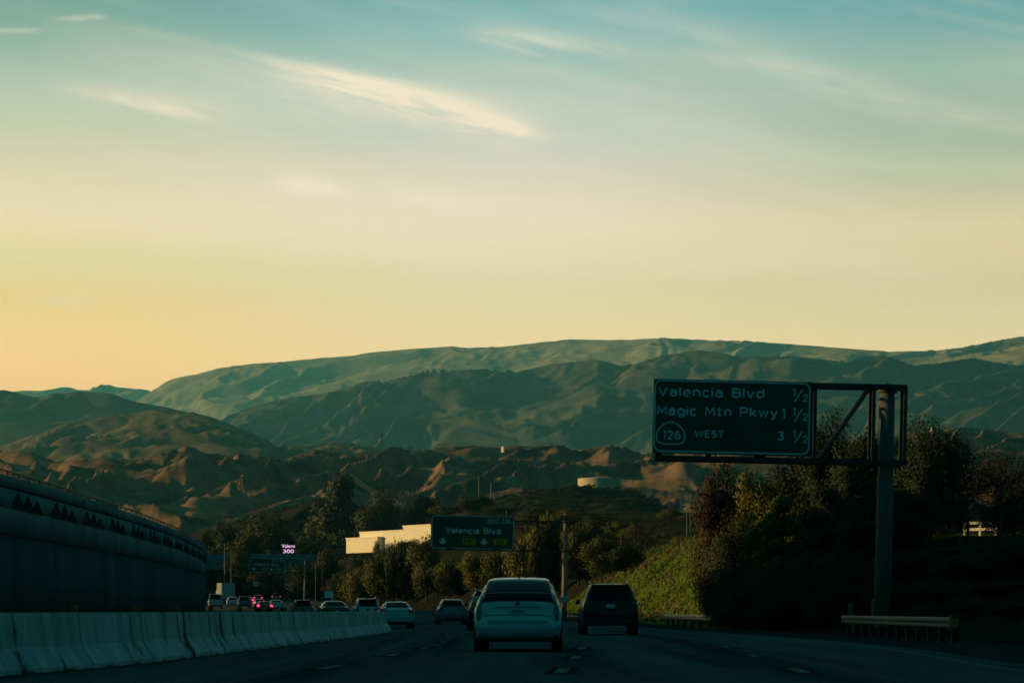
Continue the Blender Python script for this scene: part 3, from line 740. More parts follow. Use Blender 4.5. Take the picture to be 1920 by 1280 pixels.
fill_row(10, 630, 395, 1005, 1050, 560, 640, 56, 80, [('round','leaf_olive'),('bush','leaf_dark'),('round','leaf_dark')], 'tree in the dark wood beyond the far overhead sign', 'wood beyond the far overhead sign', 'wood_tree')
# scrub on the tank hill and the knoll
rd = random.Random(12)
def scrubs(name, T, n, px0, px1, Y0, Y1, seed):
    r = random.Random(seed); Vs, Qs = [], []; cv, cq = crown(5, .5, .42, .4, 70, .26, 6)
    b = 0
    for i in range(n):
        px = r.uniform(px0, px1); Y = r.uniform(Y0, Y1); s = r.uniform(.9, 3.0)
        v = cv*np.array([s*1.3, s*1.3, s])+np.array([PX(px, Y), Y, on(T, px, Y)-.2]); Vs.append(v); Qs.append(cq+b); b += len(cv)
    return struct(fast_mesh(name, np.concatenate(Vs), np.concatenate(Qs), 'leaf_scrub'), 'stuff')
scrubs('hill_scrub', KB, 1500, 840, 1330, 790, 1180, 3)
scrubs('knoll_scrub', KA, 260, 430, 720, 740, 930, 4)
scrubs('badland_scrub', L1, 900, -50, 1400, 1500, 2500, 9)

# ------------------------------------------------------------------ concrete barrier, segment by segment
BARP = [(26.0,-7.05),(31.6,-6.72),(34.1,-6.42),(37.8,-6.1),(47,-5.85),(58.4,-5.55),(71.4,-5.22),(83,-4.95),(90,-4.88),(100,-5.3)]
def barx(Y): return float(np.interp(Y, [p[0] for p in BARP], [p[1] for p in BARP]))
prof = [(0,0),(.30,0),(.30,.075),(.13,.33),(.075,.80),(0,.80)]
SEG = 4.0
def make_barrier():
    root = empty('concrete_barrier', (0,0,0))
    half = [(.31,.02),(.31,.085),(.155,.33),(.135,.36),(.085,.79),(.07,.82)]
    ring = half+[(-x, z) for x, z in half[::-1]]
    mb = MB(); n = len(ring); L = SEG-.075
    ys = [0, .02, L*.5, L-.02, L]
    v = []
    for y in ys:
        k = .93 if y in (0, L) else 1
        v += [(x*k, y, z) for x, z in ring]
    f = [tuple(range(n)), tuple(range(4*n, 5*n))[::-1]]
    for i in range(4):
        for j in range(n): f.append((i*n+j, (i+1)*n+j, (i+1)*n+(j+1)%n, i*n+(j+1)%n))
    mb.add(v, f)
    mb.build('barrier_body', 'barrier_concrete', root)
    for y in (.7, 2.6): MB().box(.305, .318, y, y+.42, .0, .045).build('drain_slot', 'rubber_skirt', root)
    d = MB(); d.box(-.05, .05, .02, .06, .818, .93, .008); d.build('reflector', 'orange_plastic', root)
    return root
def copy_tree(o, parent=None):
    c = o.copy(); COL.objects.link(c); c.parent = parent
    for ch in list(o.children): copy_tree(ch, c)
    return c
Yb, i, pb = 27.0, 0, make_barrier()
ords = ['nearest','second','third','fourth','fifth','sixth','seventh','eighth','ninth','tenth','eleventh','twelfth','thirteenth','fourteenth','fifteenth','sixteenth','seventeenth','last']
while i < 18:
    o = pb if i == 0 else copy_tree(pb)
    a = Vector((barx(Yb), Yb, 0)); b = Vector((barx(Yb+SEG), Yb+SEG, 0)); d = (b-a).normalized()
    o.location = a; o.rotation_euler = (0, 0, math.atan2(-d.x, d.y))
    lb = {0:'nearest concrete barrier segment, cut by the left edge of the view', 17:'farthest concrete barrier segment, where the row ends beside the white sedan'}.get(i,
         f'stained concrete barrier segment, {ords[i]} in the row counting from the left edge')
    tag(o, lb, 'barrier', 'concrete barrier segments along the left lane')
    Yb += SEG*d.y; i += 1

# ------------------------------------------------------------------ retaining wall of the flyover
WP = np.array([(60,-25.0),(95,-25.4),(122,-25.85),(140,-26.1),(158,-26.6),(175,-27.2),(190,-27.9),(210,-29.0),(231,-30.6),(250,-32.2),(270,-34.2),(287,-36.4),(298,-39.0),(306,-43.0),(312,-49),(316,-58)])
def wall_path(step=1.0):
    d = np.r_[0, np.cumsum(np.hypot(np.diff(WP[:,0]), np.diff(WP[:,1])))]
    t = np.arange(0, d[-1], step); Yv = np.interp(t, d, WP[:,0]); Xv = np.interp(t, d, WP[:,1])
    k = np.ones(9)/9
    Xs = np.convolve(np.pad(Xv, 4, mode='edge'), k, 'valid'); Yz = np.convolve(np.pad(Yv, 4, mode='edge'), k, 'valid')
    return np.stack([Xs, Yz], 1)
W = wall_path(1.0)
T = np.gradient(W, axis=0); T /= np.linalg.norm(T, axis=1)[:,None]; NRM = np.stack([T[:,1], -T[:,0]], 1)   # to the road side
wall = empty('flyover_wall', (W[60,0], W[60,1], 0), 'long curved concrete flyover wall with pine shaped relief band and railing', 'wall')
def sweep(name, ring, m, parent, sel=slice(None)):
    """ring of (out, z) swept along the wall"""
    Wp, Np = W[sel], NRM[sel]; n = len(ring); V = []
    for p, q in zip(Wp, Np):
        V += [(p[0]+q[0]*o-parent.location.x, p[1]+q[1]*o-parent.location.y, z) for o, z in ring]
    Q = [(i*n+k, i*n+(k+1)%n, (i+1)*n+(k+1)%n, (i+1)*n+k) for i in range(len(Wp)-1) for k in range(n)]
    V_, Q_ = V, Q
    return fast_mesh(name, V_, Q_, m, parent)
zr_ = 0.0
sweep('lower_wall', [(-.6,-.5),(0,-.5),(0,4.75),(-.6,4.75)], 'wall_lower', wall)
sweep('fascia', [(-.6,4.752),(.09,4.752),(.09,6.08),(.075,6.10),(-.6,6.10)], 'wall_concrete', wall)
sweep('relief_band', [(-.6,6.102),(.06,6.102),(.06,7.08),(-.6,7.08)], 'wall_concrete', wall)
sweep('dark_groove', [(-.6,7.082),(.02,7.082),(.02,7.17),(-.6,7.17)], 'relief_paint', wall)  # narrow dark line between relief band and parapet
sweep('parapet', [(-.3,7.172),(.10,7.172),(.10,7.74),(-.3,7.74)], 'wall_concrete', wall)
mb = MB()
def wp(i, out, z): 
    i = max(0, min(len(W)-1, i)); i0 = int(i); i1 = min(i0+1, len(W)-1); f = i-i0
    p = W[i0]*(1-f)+W[i1]*f; q = NRM[i0]
    return (p[0]+q[0]*out-wall.location.x, p[1]+q[1]*out-wall.location.y, z)
s = 20.0
while s < len(W)-14:
    for k, (off, hgt) in enumerate(((0,.92),(2.8,.86),(5.4,.66))):
        c = s+off; w = 1.75
        pts = [(c-w,0),(c-w*.55,hgt*.42),(c-w*.66,hgt*.42),(c-w*.3,hgt*.72),(c-w*.4,hgt*.72),(c,hgt),(c+w*.4,hgt*.72),(c+w*.3,hgt*.72),(c+w*.66,hgt*.42),(c+w*.55,hgt*.42),(c+w,0)]
        b = len(mb.v); n = len(pts)
        mb.v += [wp(a, .062+.012*k, 6.103+z) for a, z in pts]+[wp(a, .11+.015*k, 6.103+z) for a, z in pts]
        mb.f += [tuple(b+n+i for i in range(n))]+[(b+i, b+(i+1)%n, b+n+(i+1)%n, b+n+i) for i in range(n)]
    s += 11.6
mb.build('pine_relief', 'relief_paint', wall)
rl = MB(); n0 = len(W)
rl.tube([wp(i, 0, 8.0) for i in range(0, n0, 2)], .05, 6)
rl.tube([wp(i, 0, 7.88) for i in range(0, n0, 2)], .02, 5)
for i in range(1, n0-1, 3):
    a = wp(i, 0, 7.73); rl.tube([a, (a[0], a[1], 8.0)], .04 if i % 6 else .075, 5)
rl.build('railing', 'dark_steel', wall)

# ------------------------------------------------------------------ sign gantries
TILT = R(1.25)
def text_mesh(name, s, x0, z0, width, cap, y, m, parent, spacing=1.12):
    cu = bpy.data.curves.new(name, 'FONT'); cu.body = s; cu.size = 1; cu.extrude = .012; cu.space_character = spacing; cu.offset = .012
    ob = bpy.data.objects.new(name, cu); COL.objects.link(ob)
    bpy.context.view_layer.update()
    me = bpy.data.meshes.new_from_object(ob.evaluated_get(bpy.context.evaluated_depsgraph_get()))
    bpy.data.objects.remove(ob); bpy.data.curves.remove(cu)
    co = np.empty(len(me.vertices)*3); me.vertices.foreach_get('co', co); co = co.reshape(-1,3)
    a, b = co[:,0].min(), co[:,0].max()
    out = np.stack([x0+(co[:,0]-a)/(b-a)*width, y-co[:,2]-.006, z0+co[:,1]/.729*cap], 1)
    me.vertices.foreach_set('co', out.ravel()); me.materials.clear(); me.materials.append(M[m]); me.update()
    o = bpy.data.objects.new(name, me); COL.objects.link(o); o.parent = parent
    return o
def arc_(cx, cz, rx, rz, a0, a1, n=11): return [(cx+rx*math.cos(R(a0+(a1-a0)*i/(n-1))), cz+rz*math.sin(R(a0+(a1-a0)*i/(n-1)))) for i in range(n)]
GL = {  # highway letters as strokes: (advance width, [polylines]); capitals one unit high
 'V':(.66,[[(0,1),(.33,0),(.66,1)]]), 'l':(0,[[(0,1),(0,0)]]), 'I':(0,[[(0,1),(0,0)]]), 'i':(0,[[(0,.72),(0,0)],[(0,.90),(0,1.02)]]),
 'a':(.52,[arc_(.27,.47,.24,.25,155,0)+[(.51,0)], [(.50,.43),(.27,.43)]+arc_(.24,.215,.23,.215,90,270)+[(.33,0),(.50,.14)]]),
 'e':(.55,[[(.05,.37),(.54,.37)]+arc_(.29,.36,.26,.36,8,312,15)]), 'n':(.5,[[(0,.72),(0,0)],[(0,.44)]+arc_(.25,.45,.25,.27,170,0)+[(.5,0)]]),
 'c':(.5,[arc_(.28,.36,.27,.36,48,312,15)]), 'B':(.60,[[(0,0),(0,1),(.32,1)]+arc_(.32,.765,.24,.235,85,-85)+[(.04,.53)], [(.32,.53)]+arc_(.33,.265,.28,.265,85,-90)+[(0,0)]]),
 'v':(.54,[[(0,.72),(.27,0),(.54,.72)]]), 'd':(.54,[arc_(.27,.36,.26,.36,38,322,15), [(.54,1),(.54,0)]]), 'M':(.76,[[(0,0),(0,1),(.38,.28),(.76,1),(.76,0)]]),
 'g':(.54,[arc_(.27,.37,.26,.35,38,322,15), [(.54,.72),(.54,-.04)]+arc_(.28,-.05,.26,.22,-5,-150)]), 't':(.42,[[(.15,.95),(.15,.2)]+arc_(.32,.18,.17,.18,185,270)+[(.42,0)], [(0,.70),(.40,.70)]]),
 'P':(.60,[[(0,0),(0,1),(.33,1)]+arc_(.33,.73,.27,.27,85,-85)+[(.04,.46)]]), 'k':(.5,[[(0,1),(0,0)],[(.46,.72),(.06,.30)],[(.20,.42),(.50,0)]]),
 'w':(.8,[[(0,.72),(.2,0),(.4,.68),(.6,0),(.8,.72)]]), 'y':(.56,[[(0,.72),(.29,.02)],[(.56,.72),(.22,-.27),(.04,-.27)]]), 'W':(.96,[[(0,1),(.24,0),(.48,.92),(.72,0),(.96,1)]]),
 'E':(.52,[[(.52,1),(0,1),(0,0),(.52,0)],[(.04,.52),(.44,.52)]]), 'S':(.56,[arc_(.29,.75,.26,.25,35,262,12)+arc_(.28,.26,.28,.26,82,-145,13)]), 'T':(.6,[[(0,1),(.6,1)],[(.3,.97),(.3,0)]]),
 'X':(.56,[[(0,0),(.56,1)],[(0,1),(.56,0)]]), 'O':(.62,[arc_(.31,.5,.31,.5,90,450,21)]), 'N':(.55,[[(0,0),(0,1),(.55,0),(.55,1)]]), 'L':(.48,[[(0,1),(0,0),(.48,0)]]),
 'Y':(.6,[[(0,1),(.3,.48),(.6,1)],[(.3,.46),(.3,0)]]), '1':(.22,[[(0,.78),(.22,1),(.22,0)]]), '2':(.56,[arc_(.28,.72,.27,.28,165,-35,12)+[(.02,0),(.57,0)]]),
 '3':(.55,[arc_(.27,.76,.25,.24,150,-85,12), arc_(.27,.27,.28,.27,85,-150,13)]), '6':(.57,[arc_(.44,.34,.42,.66,78,172), arc_(.285,.30,.285,.30,90,450,19)]),
 '7':(.54,[[(0,1),(.54,1),(.18,0)]]), '0':(.56,[arc_(.28,.5,.28,.5,90,450,21)]), ' ':(.35,[]) }
def stroke_text(name, txt, x0, z0, width, cap, y, m, parent, sw=.185):
    """lettering of even strokes, fitted to a width, on a board at depth y"""
    gap = .30; tot = sum(GL[c][0] for c in txt)+gap*(len(txt)-1); w = sw*cap; kx = (width-w)/max(tot, .01); x = 0.0; mb = MB(); lay = 0
    for c in txt:
        for pl in GL[c][1]:
            P = [Vector((x0+w/2+(x+px)*kx, z0+w/2+pz*(cap-w))) for px, pz in pl]; n = len(P); closed = (P[0]-P[-1]).length < 1e-4
            A, Bq = [], []
            for i in range(n):
                a = P[i]-P[i-1] if i else (P[0]-P[-2] if closed else P[1]-P[0]); b = P[i+1]-P[i] if i < n-1 else (P[1]-P[0] if closed else P[-1]-P[-2])
                a.normalize(); b.normalize(); na, nb = Vector((-a.y,a.x)), Vector((-b.y,b.x)); q = na+nb
                q = q/max(q.length_squared/2, .5) if q.length > .3 else na
                A.append(P[i]+q*w/2); Bq.append(P[i]-q*w/2)
            yy = y-.010-.0012*(lay % 3); lay += 1
            v = [(p.x,yy,p.y) for p in A]+[(p.x,yy,p.y) for p in Bq]+[(p.x,y,p.y) for p in A]+[(p.x,y,p.y) for p in Bq]; f = []
            for i in range(n-1): f += [(i,i+1,n+i+1,n+i),(2*n+i,2*n+i+1,i+1,i),(n+i,n+i+1,3*n+i+1,3*n+i)]
            mb.add(v, f)
        x += GL[c][0]+gap
    return mb.build(name, m, parent)
def rrect(x0, x1, z0, z1, r, n=6):
    p = []
    for cx, cz, a0 in ((x1-r,z1-r,0),(x0+r,z1-r,90),(x0+r,z0+r,180),(x1-r,z0+r,270)):
        for k in range(n+1): a = R(a0+90*k/n); p.append((cx+r*math.cos(a), cz+r*math.sin(a)))
    return p
def outline(name, poly, w, y, m, parent):
    """closed line of width w along a polygon, inset"""
    n = len(poly); c = Vector((sum(p[0] for p in poly)/n, sum(p[1] for p in poly)/n)); inn = []
    for i in range(n):
        a, b = Vector(poly[i-1]), Vector(poly[(i+1) % n]); t = (b-a).normalized(); nn = Vector((-t.y, t.x))
        if nn.dot(c-Vector(poly[i])) < 0: nn = -nn
        q = Vector(poly[i])+nn*w; inn.append((q.x, q.y))
    mb = MB()
    v = [(x, y-.010, z) for x, z in poly]+[(x, y-.010, z) for x, z in inn]+[(x, y, z) for x, z in poly]+[(x, y, z) for x, z in inn]
    f = []
    for i in range(n):
        j = (i+1) % n
        f += [(i, j, n+j, n+i), (2*n+i, 2*n+j, j, i), (n+i, n+j, 3*n+j, 3*n+i)]
    mb.add(v, f); return mb.build(name, m, parent)
class Gantry:
    def __init__(s, name, label, bx, by, Y):
        s.Y, s.k, s.bx, s.by = Y, Y/F, bx, by
        s.o = empty(name, (PX(bx, Y), Y, PZ(by, Y)), label, 'road sign', None, (0, TILT, 0))
    def L(s, px, py):
        dx, dz = (px-s.bx)*s.k, (s.by-py)*s.k
        return dx*math.cos(TILT)-dz*math.sin(TILT), dx*math.sin(TILT)+dz*math.cos(TILT)
    def text(s, t, px0, px1, base, cap, y, m='sign_white', parent=None, name='lettering', sp=1.12):
        x0, z0 = s.L(px0, base); x1, _ = s.L(px1, base)
        return stroke_text(name, t, x0, z0, x1-x0, cap*s.k, y, m, parent or s.o)

# 1. the big sign in front
G = Gantry('overhead_sign', 'big green overhead freeway sign listing three exits on a truss arm', 1654, 1176, 84.5)
pole = MB(); zt = 8.42; gb = -.5
pole.tube([(0,0,gb),(0,0,2.5),(0,0,zt-.05)], [.31,.30,.27], 20); pole.tube([(0,0,zt-.22),(0,0,zt-.06)], .34, 20); pole.tube([(0,0,0),(0,0,.12)], .46, 16)
po = pole.build('pole', 'pole_steel', G.o, True)
MB().tube([(0,0,zt-.06),(0,0,zt+.04),(0,0,zt+.12)], [.12,.07,.03], 8).build('finial', 'dark_steel', po)
tr = MB(); zT, zB = 8.38, 5.74; yb = -.42
for y in (yb, .42):
    tr.bar((-8.1,y,zT), (.62,y,zT), .15, .12); tr.bar((-8.1,y,zB), (.62,y,zB), .17, .12)
    for x in (-8.0,-6.2,-4.4,-2.56,-.52,.58): tr.bar((x,y,zB), (x,y,zT), .12, .10)
    for a, b in (((-8.0,zB),(-6.2,zT)),((-6.2,zT),(-4.4,zB)),((-4.4,zB),(-2.56,zT)),((-2.42,zB),(-.62,zT))): tr.bar((a[0],y,a[1]), (b[0],y,b[1]), .11, .09)
for x in (-8.0,-6.2,-4.4,-2.56,-.52,.58):
    for z in (zT, zB): tr.bar((x,yb,z), (x,.42,z), .10, .10)
tr.build('truss', 'dark_steel', G.o)
yf = yb-.16
pn = MB(); pn.box(-8.2,-2.72,yf,yf+.06,5.88,8.46); panel = pn.build('sign_panel', 'sign_green', G.o)
br = MB()
for x in (-7.6,-6.0,-4.9,-3.3): br.box(x-.04,x+.04,yf+.062,yb-.062,5.80,8.44)
br.build('bracket', 'sign_panel_back', G.o)
outline('border', rrect(-8.17,-2.75,5.93,8.43,.26), .05, yf-.002, 'sign_white', panel)
ys_ = yf-.002
G.text('Valencia Blvd', 1232, 1430, 745.5, 18.8, ys_, parent=panel)
G.text('Magic Mtn Pkwy', 1229.5, 1455, 780.5, 18.8, ys_, parent=panel)
def one(px0, px1, base, cap):
    x0, z0 = G.L(px0, base); x1, _ = G.L(px1, base); h = cap*G.k; w = .055
    MB().prism([(x1,z0),(x1,z0+h),(x1-w,z0+h),(x0,z0+h*.80),(x0,z0+h*.68),(x1-w,z0+h*.80),(x1-w,z0)], ys_-.014, ys_-.002).build('lettering', 'sign_white', panel)
one(1462.5, 1468.5, 786, 18.5)
G.text('WEST', 1300, 1355, 822, 14.2, ys_, parent=panel)
G.text('3', 1453, 1466, 828, 18.2, ys_, parent=panel)
G.text('126', 1240, 1274, 825.5, 17, ys_, parent=panel, sp=1.05)
for by in (756, 791.5, 833):
    one(1483, 1488, by-10.5, 14.5); G.text('2', 1500, 1511, by, 14.5, ys_, parent=panel)
    a, b = G.L(1486, by+.5), G.L(1500.5, by-23)
    MB().bar((a[0],ys_-.008,a[1]), (b[0],ys_-.008,b[1]), .05, .014).build('fraction_bar', 'sign_white', panel)
sh = [(0,1.0),(.22,.95),(.44,.82),(.66,.62),(.82,.42),(.95,.16),(1.0,-.10),(.99,-.50),(.93,-.74),(.76,-.88),(.45,-.95),(0,-.97)]
cx, cz = G.L(1255.5, 814); hw, hh = 27.5*G.k, 22.2*G.k
outline('route_shield', [(cx+x*hw, cz+z*hh) for x, z in sh]+[(cx-x*hw, cz+z*hh) for x, z in sh[-2:0:-1]], .045, ys_, 'sign_white', panel)

# 2. and 3. the exit signs further along
def exit_sign(name, label, bx, by, Y, p, lamp=True):
    G = Gantry(name, label, bx, by, Y); k = G.k
    (x0,z1), (x1,z0) = G.L(p[0], p[1]), G.L(p[2], p[3]); w, h = x1-x0, z1-z0
    pole = MB(); zt = z1-.25
    pole.tube([(0,0,-.8),(0,0,zt)], [.24,.20], 16); pole.tube([(0,0,zt-.15),(0,0,zt)], .28, 16); pole.build('pole', 'pole_sunlit', G.o, True)
    tr = MB()
    for y in (-.4, .4):
        tr.bar((x0+.2,y,z1-.35), (.75,y,z1-.35), .11); tr.bar((x0+.2,y,z0+.02), (.75,y,z0+.02), .11)
        for i in range(7):
            xa = x0+.3+(0-x0-.3)/6*i; xb = x0+.3+(0-x0-.3)/6*(i+1)
            tr.bar((xa,y,z0), (xa,y,z1-.35), .06)
            if i < 6: tr.bar((xa,y,z0 if i % 2 == 0 else z1-.35), (xb,y,z1-.35 if i % 2 == 0 else z0), .08)
        tr.bar((.7,y,z0), (.7,y,z1-.35), .10)
    for z in (z1-.35, z0+.02):
        for x in (x0+.3, x1+.3, 0.55, .7): tr.bar((x,-.4,z), (x,.4,z), .09)
    tr.build('truss', 'dark_steel', G.o)
    yf = -.56; panel = MB().box(x0,x1,yf,yf+.06,z0,z1).build('sign_panel', 'sign_green', G.o)
    outline('border', rrect(x0+.03,x1-.03,z0+.05,z1-.03,.22), .05, yf-.002, 'sign_white', panel)
    tx = lambda t, a, b, zb, cap, m='sign_white', nm='lettering', y=yf-.002: stroke_text(nm, t, x0+a*w, z0+zb*h, (b-a)*w, cap*h, y, m, panel)
    tx('Valencia Blvd', .17, .84, .47, .17)
    tx('EXIT 170', .69, .95, .83, .10)
    outline('tab_border', rrect(x0+.655*w, x1-.06, z0+.79*h, z1-.06, .08), .035, yf-.002, 'sign_white', panel)
    for c in (.14, .64):
        cx = x0+c*w; a = .052*w; zt_, zb_ = z0+.315*h, z0+.135*h
        MB().prism([(cx-a*.42,zt_),(cx-a*.42,z0+.245*h),(cx-a,z0+.245*h),(cx,zb_),(cx+a,z0+.245*h),(cx+a*.42,z0+.245*h),(cx+a*.42,zt_)], yf-.014, yf-.002).build('down_arrow', 'sign_white', panel)
    for t, a, b in (('EXIT',.375,.535),('ONLY',.755,.915)):
        q = MB().prism(rrect(x0+a*w, x0+b*w, z0+.155*h, z0+.335*h, .06), yf-.012, yf-.002).build('yellow_plate', 'sign_yellow', panel)
        tx(t, a+.022, b-.022, .185, .12, 'sign_black', 'lettering', yf-.014)
    if lamp:
        for c in (.24, .78):
            lm = MB(); cx = x0+c*w
            lm.bar((cx,-.4,z0), (cx,-1.5,z0+.02), .05); lm.box(cx-.35,cx+.35,-1.75,-1.35,z0+.02,z0+.16,.03); lm.build('sign_lamp', 'galvanised', G.o)
    return G
exit_sign('exit_sign', 'green overhead exit sign reading valencia blvd on a lit pole left of centre', 1057, 1164, 196, (810,965,963,1032))
exit_sign('exit_sign', 'small far green exit sign above the brake lights by the retaining wall', 571, 1128, 470, (468,1045,533,1074), lamp=False)

# ------------------------------------------------------------------ cars
KEYS = dict(  # y, zb, zs, zr, wb, ws, wr  (rear to front)
 liftback=[(0,.36,.52,.60,.66,.72,.60),(.05,.30,.58,.68,.77,.82,.70),(.12,.26,.66,.76,.82,.86,.71),(.17,.25,.76,.95,.835,.868,.715),(.26,.24,.84,1.06,.84,.872,.71),(.70,.23,.92,1.27,.85,.875,.675),
           (1.25,.21,.95,1.44,.86,.875,.64),(1.9,.2,.95,1.49,.86,.875,.62),(2.5,.2,.94,1.46,.86,.872,.60),(3.1,.2,.93,1.22,.86,.87,.60),(3.5,.2,.90,1.0,.85,.865,.66),(4.1,.22,.76,.83,.82,.84,.62),(4.4,.26,.56,.64,.72,.76,.55),(4.46,.34,.45,.52,.62,.64,.5)],
 suv=[(0,.44,.80,.90,.80,.86,.78),(.07,.38,.92,1.02,.89,.94,.80),(.13,.36,1.02,1.16,.93,.965,.78),(.30,.34,1.08,1.62,.95,.975,.735),(.44,.33,1.09,1.75,.95,.98,.715),(.8,.33,1.09,1.79,.955,.98,.705),(2.2,.33,1.09,1.80,.955,.98,.70),(2.9,.33,1.08,1.74,.955,.98,.69),
      (3.6,.33,1.06,1.22,.95,.97,.72),(4.6,.36,.95,1.02,.92,.94,.76),(4.85,.42,.62,.72,.84,.86,.6)],
 sedan=[(0,.38,.60,.70,.70,.76,.64),(.05,.30,.72,.83,.80,.86,.72),(.11,.27,.86,.98,.84,.885,.72),(.22,.25,.92,1.03,.86,.895,.70),(.55,.24,.94,1.08,.87,.90,.66),(1.15,.22,.95,1.34,.87,.90,.575),(1.65,.2,.95,1.41,.87,.90,.55),(2.4,.2,.94,1.41,.87,.90,.55),
        (3.1,.2,.93,1.12,.87,.895,.60),(3.5,.2,.90,.98,.86,.89,.68),(4.3,.24,.72,.80,.80,.84,.62),(4.52,.32,.5,.6,.68,.72,.5)],
 hatch=[(0,.38,.66,.76,.70,.78,.66),(.05,.31,.78,.90,.80,.86,.70),(.10,.28,.90,1.04,.84,.88,.68),(.24,.26,.95,1.20,.86,.895,.64),(.60,.25,.97,1.46,.87,.90,.60),(1.2,.24,.97,1.54,.87,.90,.585),(2.2,.22,.96,1.53,.87,.90,.575),(2.9,.22,.95,1.26,.87,.895,.60),
        (3.3,.22,.92,1.03,.86,.89,.68),(4.0,.26,.76,.84,.80,.84,.62),(4.2,.34,.52,.62,.68,.72,.5)],
 van=[(0,.42,.95,1.1,.86,.92,.86),(.05,.36,1.05,1.25,.92,.97,.86),(.09,.34,1.15,1.95,.95,.98,.83),(.2,.33,1.18,2.05,.96,.985,.80),(2.8,.33,1.18,2.06,.96,.985,.80),(3.6,.33,1.15,1.6,.95,.98,.76),(4.2,.33,1.05,1.16,.93,.96,.76),(4.9,.40,.8,.9,.86,.88,.66)],
)
def surf(tab, su=5):
    """rings round the body, station by station, on a finer spacing"""
    tab = np.array(tab); n = len(tab); t = np.arange(n); tf = np.linspace(0, n-1, (n-1)*su+1)
    P = np.empty((len(tf), 7))
    for c in range(7):                                    # limited cubic, no overshoot
        y = tab[:,c]; d = np.diff(y); m_ = np.zeros(n); m_[0], m_[-1] = d[0], d[-1]
        for i in range(1, n-1): m_[i] = 0 if d[i-1]*d[i] <= 0 else 2*d[i-1]*d[i]/(d[i-1]+d[i])
        i = np.minimum(tf.astype(int), n-2); f = tf-i
        P[:,c] = (2*f**3-3*f**2+1)*y[i]+(f**3-2*f**2+f)*m_[i]+(-2*f**3+3*f**2)*y[i+1]+(f**3-f**2)*m_[i+1]
    rings = []
    for y, zb, zs, zr, wb, ws, wr in P:
        zr = max(zr, zs+.05)
        h = [(0,zb),(wb*.90,zb),(wb*.985,zb+.05),(wb*.5+ws*.5,zb+.35*(zs-zb)),(ws,zb+.68*(zs-zb)),(ws*.992,zs-.06*(zs-zb)),(ws*.965,zs),
             (ws*.965*.66+wr*.34,zs+.36*(zr-zs)),(wr*.68+ws*.965*.32,zs+.70*(zr-zs)),(wr,zr-.085*min(1,(zr-zs)*3)),(wr*.955,zr-.025),(wr*.88,zr-.006),(wr*.5,zr+.008),(0,zr+.012)]
        rings.append([(x, y, z) for x, z in h])
    return np.array(rings), P                            # (stations, 14, 3), right half
def bilin(S, u, v):
    u = min(max(u, 0), S.shape[0]-1.001); v = min(max(v, 0), S.shape[1]-1.001); i, j = int(u), int(v); a, b = u-i, v-j
    return S[i,j]*(1-a)*(1-b)+S[i+1,j]*a*(1-b)+S[i,j+1]*(1-a)*b+S[i+1,j+1]*a*b
def patch(name, S, u0, u1, v0, v1, m, parent, off=.008, nu=8, nv=6, mirror=0, both=False, th=0.0):
    """a panel lying on the body surface; mirror -1 = left side, both = right across the middle to left"""
    def pt(u, v, sg):
        p = bilin(S, u, v); a = bilin(S, u+.15, v)-bilin(S, u-.15, v); b = bilin(S, u, v+.15)-bilin(S, u, v-.15)
        n = np.cross(a, b); L = np.linalg.norm(n); n = n/L if L > 1e-9 else np.array([0,0,1.0])
        if n[0] < 0 and p[0] > .2 or (p[0] <= .2 and n[2] < 0): n = -n
        q = p+n*off; return (q[0]*sg, q[1], q[2])
    vs = []
    if both:
        vv = list(np.linspace(v0, 13, nv))
        cols_ = [(v, 1) for v in vv]+[(v, -1) for v in vv[-2::-1]]
    else:
        cols_ = [(v, -1 if mirror < 0 else 1) for v in np.linspace(v0, v1, nv)]
    for u in np.linspace(u0, u1, nu):
        vs += [pt(u, v, sg) for v, sg in cols_]
    k = len(cols_)
    fs = [(i*k+j, i*k+j+1, (i+1)*k+j+1, (i+1)*k+j) for i in range(nu-1) for j in range(k-1)]
    return mesh_obj(name, vs, fs, m, parent, True)
def stat(P, y): return float(np.interp(y, P[:,0], np.arange(len(P))))
def lathe(prof, n=20):
    """profile of (x, r) spun about the X axis"""
    mb = MB(); k = len(prof)
    v = [(x, r*math.cos(2*math.pi*i/n), r*math.sin(2*math.pi*i/n)) for i in range(n) for x, r in prof]
    f = [(i*k+j, i*k+j+1, ((i+1)%n)*k+j+1, ((i+1)%n)*k+j) for i in range(n) for j in range(k-1)]
    mb.add(v, f); return mb
def wheel(parent, x, y, r=.33, w=.2):
    s = 1 if x > 0 else -1
    h = empty('wheel', (x, y, r)); h.parent = parent
    lathe([(-w/2*s,.19),(-w/2*s,r*.93),(-w/2*s*.7,r),(w/2*s*.7,r),(w/2*s,r*.93),(w/2*s,.2)]).build('tyre', 'tyre_rubber', h, True)
    rm = MB(); rm.tube([(w*.30*s,0,0),(w*.44*s,0,0)], .06, 10)
    for i in range(7):
        a = i*2*math.pi/7; rm.bar((w*.4*s, .05*math.cos(a), .05*math.sin(a)), (w*.4*s, .2*math.cos(a), .2*math.sin(a)), .035)
    rm.tube([(w*.1*s,0,0),(w*.12*s,0,0)], .2, 20)
    rm.build('rim', 'rim_alloy', h)
